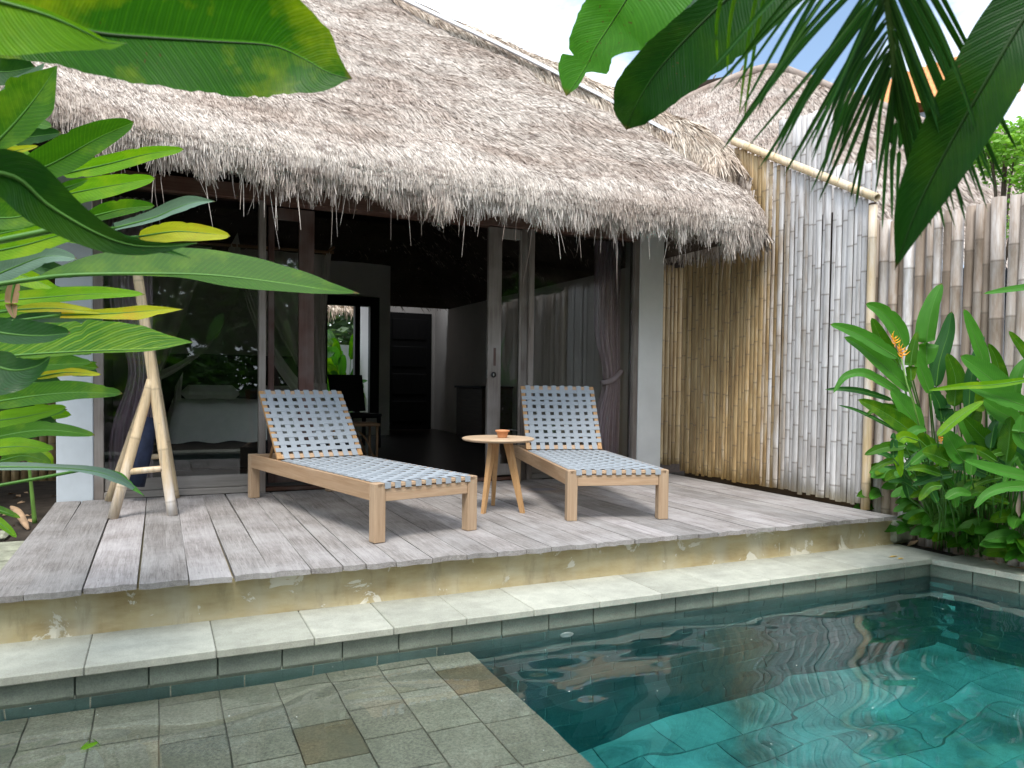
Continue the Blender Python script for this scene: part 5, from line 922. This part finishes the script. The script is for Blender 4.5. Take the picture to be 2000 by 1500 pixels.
for k in range(30):
    x0, y0 = r10.uniform(-90, 10), 300+k*20+r10.uniform(-20, 20); a = r10.uniform(-.55, .30); l = r10.uniform(110, 230); dd_ = r10.uniform(2.3, 3.1); P = [(x0, y0), (x0+.5*l*math.cos(a), y0+.5*l*math.sin(a)-r10.uniform(5, 22)), (x0+l*math.cos(a), y0+l*math.sin(a)+r10.uniform(-8, 14))]
    P0 = at(x0, y0, dd_); hb_ = hp(max(-.1, P0[2]-.25), max(2.0, P0[1])); pleaf(hl, P, dd_, r10.uniform(12, 26), r10.uniform(12, 26), ('mid', 'deep', 'bright', 'mid', 'dark')[k % 5], tilt=r10.uniform(5, 50), fold=r10.uniform(.2, .5), wave=.035, seed=500+k, base=[hb_, (hb_+P0)/2, P0])
dl_ = pleaf(hl, [(30, 545), (22, 590), (28, 622)], 1.9, 11, 13, 'dry', tilt=10, fold=.5, seed=99)
gs = plant('green_shoot', tuple(on_z(68, 1022, -.235)), 'single green plant stem rising from the soil left of the deck', 'plant')
q = on_z(68, 1022, -.235); dd = float(np.dot(q-CAMP, _fw)); stalk(gs, [q, at(62, 960, dd), at(55, 893, dd)], .018); pleaf(gs, [(55, 893), (85, 893), (100, 915)], dd, 12, 14, 'bright', seed=61)
pleaf(gs, [(55, 893), (20, 880), (-20, 885)], dd, 14, 14, 'mid', seed=62)
dr = plant('dry_leaf', tuple(on_z(50, 1035, -.23)), 'curled dry tan leaf lying on the soil left of the deck', 'leaf'); a, b = on_z(22, 990, -.1), on_z(55, 1034, -.225); mb = MB(); mb.tube(crv([a, (a+b)/2+np.array([0, 0, .03]), b], 10), [.012, .02, .025, .028, .03, .03, .028, .026, .02, .01], 7); mb.build('curled_blade', MT['drystem'], dr)
bs = tag(empty('leaf_litter', (0, 0, 0)), 'brown fallen leaves scattered on the dark soil', 'leaf litter', kind='stuff')
V = []; n = 500; r_ = np.random.default_rng(8); P = np.stack([r_.uniform(-3.5, -.9, n), r_.uniform(3.5, 9, n), np.full(n, -.228)], 1); P2 = np.stack([r_.uniform(5.05, 5.6, 200), r_.uniform(1, 4.1, 200), np.full(200, -.218)], 1); P = np.vstack([P, P2]); n = len(P); a = r_.normal(0, 1, (n, 3)); a[:, 2] *= .15; a /= np.linalg.norm(a, axis=1)[:, None]; b = np.cross(a, [0, 0, 1.]); s = r_.uniform(.02, .06, n)[:, None]
V = np.stack([P-a*s, P+b*s*.4+np.array([0, 0, .012]), P+a*s, P-b*s*.4], 1).reshape(-1, 3); bpy.data.objects.remove(bs); tag(link('leaf_litter', npmesh('leaf_litter', V, (np.arange(n)*4)[:, None]+np.arange(4), {'tone': np.repeat(r_.uniform(0, 1, n), 4)}), None, MT['drystem']), 'brown fallen leaves scattered on the dark soil', 'leaf litter', kind='stuff')
# mossy stones at the left of the deck
mb = MB()
for k in range(9):
    x, y = -.84-rng.uniform(0, .35), 4.3+k*.28; mb.box(x-.12, y-.11, -.236, x+.12, y+.11, -.2+rng.uniform(0, .03), bev=.02)
tag(mb.build('stone_path', MT['conc']), kind='structure')

# ------------------------------------------------------------------ right foreground: banana leaves, palm frond
b2 = plant('banana_plant', (2.15, .15, -.23), 'banana plant whose torn bright leaf and dark leaf hang against the sky', 'banana plant')
stalk(b2, [(2.15, .15, -.25), (2.1, .3, 1.0), (1.95, .5, 1.9)], .08); hb2 = np.array([1.9, .55, 1.95])
M1 = [(1500, -420), (1400, -280), (1300, -130), (1223, 0), (1194, 45), (1162, 94), (1142, 133), (1106, 188)]
pleaf(b2, M1, [1.25, 1.35, 1.4], [(0, 20), (.3, 80), (.6, 84), (.68, 76), (.75, 66), (.83, 56), (.875, 44), (.885, 30), (.90, 54), (.95, 44), (.985, 18), (1, 0)], [(0, 30), (.3, 130), (.6, 160), (.68, 140), (.75, 92), (.79, 60), (.83, 40), (.88, 48), (.895, 46), (.90, 7), (.96, 10), (1, 0)], 'fresh', tilt=16, fold=.15, n=80, seed=3, wave=.010, pr=.0045, rib='backlit_rib', base=[hb2, at(1500, -420, 1.25)])
pleaf(b2, [(1700, -300), (1590, -180), (1480, -60), (1400, 15), (1330, 85), (1275, 150), (1237, 215), (1223, 254)], [1.15, 1.2, 1.3], [(0, 30), (.4, 50), (.6, 34), (.72, 44), (.82, 52), (.90, 56), (.95, 36), (.985, 12), (1, 0)], [(0, 30), (.3, 90), (.6, 102), (.72, 88), (.82, 74), (.90, 54), (.95, 34), (.985, 10), (1, 0)], 'deep', tilt=10, fold=.2, n=60, seed=4, wave=.012, pr=.005, rib='backlit_rib', base=[hb2, at(1700, -300, 1.15)])
pleaf(b2, [(1260, 88), (1310, 55), (1350, 20), (1385, -20)], 1.27, [2, 6, 10, 12], [0, 14, 22, 24], 'glauc', tilt=10, fold=.4, seed=5, pr=.001)
b3 = plant('strelitzia', (1.75, -.2, -.23), 'tall plant whose long dark drooping leaf crosses the upper right corner', 'plant')
stalk(b3, [(1.75, -.2, -.25), (1.7, -.05, 1.0), (1.6, .2, 1.75)], .05); hb3 = np.array([1.58, .24, 1.8])
pleaf(b3, [(2260, -260), (2120, -110), (2010, 20), (1930, 150), (1850, 290), (1790, 410), (1748, 526)], [.85, .9, 1.0], [30, 55, 66, 68, 64, 46, 0], [30, 55, 62, 64, 62, 42, 0], 'deep', tilt=8, fold=.2, n=40, seed=6, wave=.014, pr=.005, rib='backlit_rib', base=[hb3, at(2260, -260, .85)])
pf = plant('palm', (1.9, .35, -.23), 'palm whose narrow dark leaflets fan down in front of the bamboo fence', 'palm')
stalk(pf, [(1.9, .35, -.25), (1.8, .45, 1.0), (1.55, .55, 1.95)], .05, 'bark', 'trunk')
rach = [(1760, -420), (1725, -200), (1728, -60), (1738, 40), (1745, 120), (1748, 180)]; RC = crv(pxs(rach, [.80, .9, .98]), 60)
mb = MB(); mb.tube(np.vstack([[(1.56, .55, 1.93)], RC]), np.linspace(.008, .003, 61), 8); mb.build('frond_stalk', MT['stem'], pf)
tips = [(1384, 184, .42), (1408, 297, .5), (1443, 224, .38), (1454, 238, .36), (1480, 332, .6), (1491, 324, .55), (1530, 345, .62), (1583, 322, .68), (1601, 353, .74), (1597, 397, .80), (1604, 271, .66), (1636, 357, .82), (1664, 339, .84), (1671, 409, .88), (1709, 381, .93), (1421, 150, .34), (1401, 130, .30), (1560, 310, .6), (1640, 290, .78),
 (1723, 451, .98), (1751, 406, .95), (1790, 400, .9), (1818, 444, .86), (1846, 451, .78), (1867, 448, .7), (1888, 441, .62), (1930, 414, .5), (1968, 369, .42), (1930, 371, .46), (1905, 400, .56), (1990, 300, .34), (1800, 470, .82)]
tips += [(x+22*math.sin(i*2.7), y-28-14*math.cos(i*3.1), max(.2, q-.04)) for i, (x, y, q) in enumerate(tips) if i not in (15, 16)]
for k, (x, y, q) in enumerate(tips):
    o3 = RC[int(q*59)]; d0 = float(np.dot(o3-CAMP, _fw)); e3 = at(x, y, d0+.12+.06*math.sin(k*1.7)); md = (o3+e3)/2+np.array([0, 0, .012+.008*math.sin(k)])+_r*(.006*math.sin(k*2.3)); f = (7 if k > 1 else 9)+3*math.sin(k*1.3)**2; f *= 1.1 if 18 < k < 31 else 1
    leaf(pf, [o3, md, e3], f*.52/CAMF, f*.52/CAMF, LF['dark' if k % 3 else 'deep'], tilt=20, fold=.6, n=16, seed=200+k, wave=.0, prof=(.45, .7), name='leaflet', pr=.0012)
for k, (x0, y0, x1, y1) in enumerate(((1402, -60, 1401, 130), (1428, -60, 1420, 150), (1470, -60, 1443, 228), (1485, -60, 1452, 240))):
    o3 = at(x0+40, y0-60, .95); leaf(pf, [o3, at(x0, y0+90, 1.0), at(x1, y1, 1.05)], .0025, .0025, LF['mid'], tilt=10, fold=.5, n=14, seed=260+k, wave=0, name='leaflet', pr=.0008)

# ------------------------------------------------------------------ right heliconia clump
hr = plant('heliconia', (5.0, 3.3, -.22), 'heliconia clump with orange flower growing between the pool corner and the pole fence', 'heliconia')
def Cc(x, y): return (x/2.727+1560, y/2.727+560)
def dep(x): return 4.75-.0*x
HR = [ # crop coordinates base->tip, half width px, depth, material
 ([(530, 380), (350, 270), (250, 225), (165, 200)], 32, 4.7, 'fresh'), ([(597, 558), (470, 435), (340, 325), (240, 268)], 38, 4.75, 'fresh'), ([(565, 330), (520, 220), (440, 130), (355, 90)], 40, 4.85, 'fresh'), ([(530, 420), (450, 300), (388, 165)], 34, 4.95, 'mid'),
 ([(680, 420), (685, 250), (715, 100), (762, -20)], 46, 4.9, 'fresh'), ([(732, 535), (750, 400), (795, 250), (815, 130)], 40, 4.95, 'dark'), ([(598, 505), (600, 380), (632, 238)], 26, 4.7, 'mid'), ([(998, 448), (950, 300), (880, 118)], 30, 4.6, 'fresh'),
 ([(700, 570), (655, 450), (610, 320)], 30, 4.85, 'fresh'), ([(500, 605), (350, 560), (240, 545), (140, 548)], 15, 4.8, 'dark'), ([(545, 570), (430, 500), (340, 460), (250, 480), (183, 568)], 22, 4.7, 'fresh'), ([(645, 765), (570, 650), (488, 548)], 44, 4.65, 'fresh'),
 ([(695, 865), (570, 750), (440, 660), (315, 600)], 42, 4.6, 'mid'), ([(525, 768), (400, 700), (300, 655), (210, 630)], 9, 4.75, 'dark'), ([(1140, 600), (1010, 480), (860, 368)], 50, 4.5, 'fresh'), ([(830, 640), (835, 490), (790, 355)], 42, 4.85, 'mid'),
 ([(1250, 490), (1050, 520), (880, 530), (690, 552)], 18, 4.3, 'bright'), ([(1250, 650), (1050, 580), (880, 518)], 42, 4.35, 'fresh'), ([(738, 798), (860, 690), (985, 608)], 24, 4.3, 'bright'), ([(640, 820), (560, 800), (525, 860), (545, 1015)], 28, 4.45, 'bright'),
 ([(880, 935), (830, 860), (775, 765)], 48, 4.4, 'fresh'), ([(800, 935), (730, 900), (658, 878)], 44, 4.4, 'mid'), ([(650, 905), (520, 865), (395, 845)], 13, 4.55, 'mid'), ([(760, 1000), (660, 968), (575, 975)], 20, 4.4, 'mid'), ([(1280, 1030), (1050, 975), (880, 925)], 28, 4.2, 'fresh'),
 ([(1280, 1060), (1100, 1070), (1000, 1110), (935, 1182)], 26, 4.1, 'fresh'), ([(1070, 885), (970, 790), (880, 695)], 42, 4.5, 'mid'), ([(1170, 720), (1060, 660), (980, 600)], 50, 4.45, 'fresh'), ([(1105, 935), (1120, 820), (1130, 690)], 40, 4.4, 'mid'), ([(1230, 860), (1180, 800), (1190, 680)], 34, 4.3, 'fresh'),
 ([(1300, 480), (1190, 330), (1118, 235)], 24, 4.4, 'mid'), ([(1350, -10), (1150, 12), (983, 38)], 16, 4.3, 'fresh'), ([(780, 720), (770, 640), (800, 600)], 40, 4.9, 'dark'), ([(900, 800), (930, 700), (960, 640)], 44, 4.9, 'mid'), ([(1000, 1000), (900, 960), (800, 960)], 34, 4.6, 'dark'),
 ([(1180, 950), (1150, 900), (1060, 880)], 40, 4.6, 'dark'), ([(860, 620), (900, 560), (1000, 530)], 40, 4.9, 'mid'), ([(1040, 700), (1100, 600), (1180, 560)], 46, 4.7, 'fresh'), ([(680, 880), (620, 900), (560, 960), (450, 960)], 13, 4.5, 'dark'), ([(760, 1060), (700, 1070), (640, 1140)], 22, 4.3, 'mid'),
 ([(1000, 640), (940, 600), (900, 470)], 46, 4.85, 'mid'), ([(1250, 760), (1230, 700), (1260, 560)], 40, 4.6, 'mid'), ([(960, 880), (1010, 830), (1090, 800)], 40, 4.55, 'fresh')]
r9 = np.random.default_rng(77)
for k in range(48):
    bx, by = r9.uniform(500, 1230), r9.uniform(820, 1180); a = r9.uniform(-2.9, -.2) if k % 3 else r9.uniform(2.5, 3.6); l = r9.uniform(130, 260); HR.append(([(bx, by), (bx+.5*l*math.cos(a), by+.5*l*math.sin(a)-15), (bx+l*math.cos(a), by+l*math.sin(a)*.8+10)], r9.uniform(13, 26), r9.uniform(4.35, 4.95), ('mid', 'dark', 'fresh')[k % 3]))
HR += [([(905, 700), (915, 520), (945, 380), (990, 260)], 26, 4.7, 'dark'), ([(1090, 640), (1080, 500), (1050, 380), (1010, 300)], 30, 4.75, 'mid'), ([(1150, 620), (1165, 480), (1210, 380)], 30, 4.6, 'fresh'), ([(760, 700), (745, 620), (690, 520)], 30, 4.9, 'dark'), ([(620, 700), (540, 660), (440, 640), (350, 690)], 18, 4.75, 'mid'), ([(940, 860), (900, 760), (830, 660)], 34, 4.6, 'fresh'), ([(1040, 900), (1060, 780), (1130, 690)], 36, 4.5, 'fresh'), ([(820, 1000), (740, 1010), (600, 1060)], 22, 4.45, 'dark')]
roots = [on_z(x, y, -.22) for x, y in ((1835, 1060), (1850, 1075), (1870, 1070), (1900, 1085), (1925, 1080), (1950, 1090), (1975, 1095))]
for k, (P, hw, d, mt) in enumerate(HR):
    P = [Cc(*p) for p in P]; b0 = at(P[0][0], P[0][1], d); rt_ = roots[min(6, max(0, int((P[0][0]-1780)/35)))]; rt_ = rt_+np.array([.05*math.sin(k*2.1), .08*math.cos(k*1.7), 0]); md = rt_*.45+b0*.55+np.array([.02, 0, .05])
    pleaf(hr, P, d, hw*1.12/2.727, hw*1.12/2.727, mt, tilt=22+12*math.sin(k*1.9), fold=.4, n=22, seed=300+k, wave=.018, base=[rt_, md, b0], pr=.0042)
# orange flowers
def flower(cx, cy, d, s, k0):
    C = at(cx, cy, d); mb = MB(); r_ = np.random.default_rng(k0); ax_ = crv([C+np.array([.0, 0, -.06*s]), C, C+np.array([-.035*s, 0, .055*s]), C+np.array([-.05*s, 0, .10*s])], 12); mb.tube(ax_, .005*s, 6)
    for k in range(7):
        b = ax_[2+k]; sg = 1 if k % 2 else -1; L3 = (.085-.006*k)*s; e = b+(_r*sg*.75+np.array([0, -.2, .55]))*L3; m2 = (b+e)/2+np.array([0, 0, -.012*s]); mb.tube(crv([b, m2, e], 8), [.003*s, .006*s, .008*s, .007*s, .005*s, .004*s, .002*s, .001*s], 6)
    for k in range(5):
        b = ax_[2+k*2]; e = b+np.array([r_.uniform(-.4, .4), -.3, .8])*.06*s; mb.tube([b, (b+e)/2, e], [.003*s, .003*s, .001*s], 5)
    mb.build('flower', MT['orange'], hr)
flower(1762, 692, 4.6, .62, 1); flower(1748, 668, 4.62, .5, 2); flower(1838, 858, 4.45, .5, 4)
stalk(hr, [roots[0], at(1800, 850, 4.6), at(1770, 745, 4.6), at(1760, 700, 4.6)], .008)
for k in range(7):
    rt_ = roots[k % 7]+np.array([.06*math.sin(k), .1*math.cos(k*3), 0]); stalk(hr, [rt_, rt_+np.array([.03*math.sin(k*2), 0, .4]), rt_+np.array([-.1*math.cos(k), .05, .85])], .007)
# low broad leaved undergrowth along the coping
for k, (x, y, s, lb) in enumerate(((1785, 1050, 1.25, 'low shrub hanging over the end of the plinth beside the deck'), (1838, 1070, 1.1, 'low leafy shrub at the pool corner under the flowering clump'), (1895, 1085, 1.2, 'low leafy shrub on the soil behind the right coping'), (1965, 1100, 1.3, 'low leafy shrub near the right edge behind the coping'), (1760, 985, .5, 'tiny pale weed between the fence foot and the deck end'))):
    p = on_z(x, y, -.22); r_ = np.random.default_rng(70+k); t = plant('shrub', tuple(p), lb, 'shrub')
    for j in range(19 if s > .6 else 6):
        a = r_.uniform(0, 6.28); h = r_.uniform(.06, .50)*s; e = p+np.array([math.cos(a)*.26*s*r_.uniform(.2, 1), math.sin(a)*.22*s-.03, h])
        if k < 4 and j == 0: stalk(t, [p, p+np.array([0, 0, .2*s]), p+np.array([.01, 0, .42*s])], .006)
        for q in range(5):
            b = a+(q-2)*.62; l = r_.uniform(.10, .19)*s; tp = e+np.array([math.cos(b)*l, math.sin(b)*l, -.02-.03*r_.uniform()]); leaf(t, [e, (e+tp)/2+np.array([0, 0, .015]), tp], l*.20, l*.20, LF['fresh' if (j+q) % 3 else 'mid'], tilt=r_.uniform(5, 40), n=9, seed=k*90+j*5+q, base=[p, (p+e)/2+np.array([0, 0, .03]), e] if q == 2 else None, pr=.002, wave=.02)
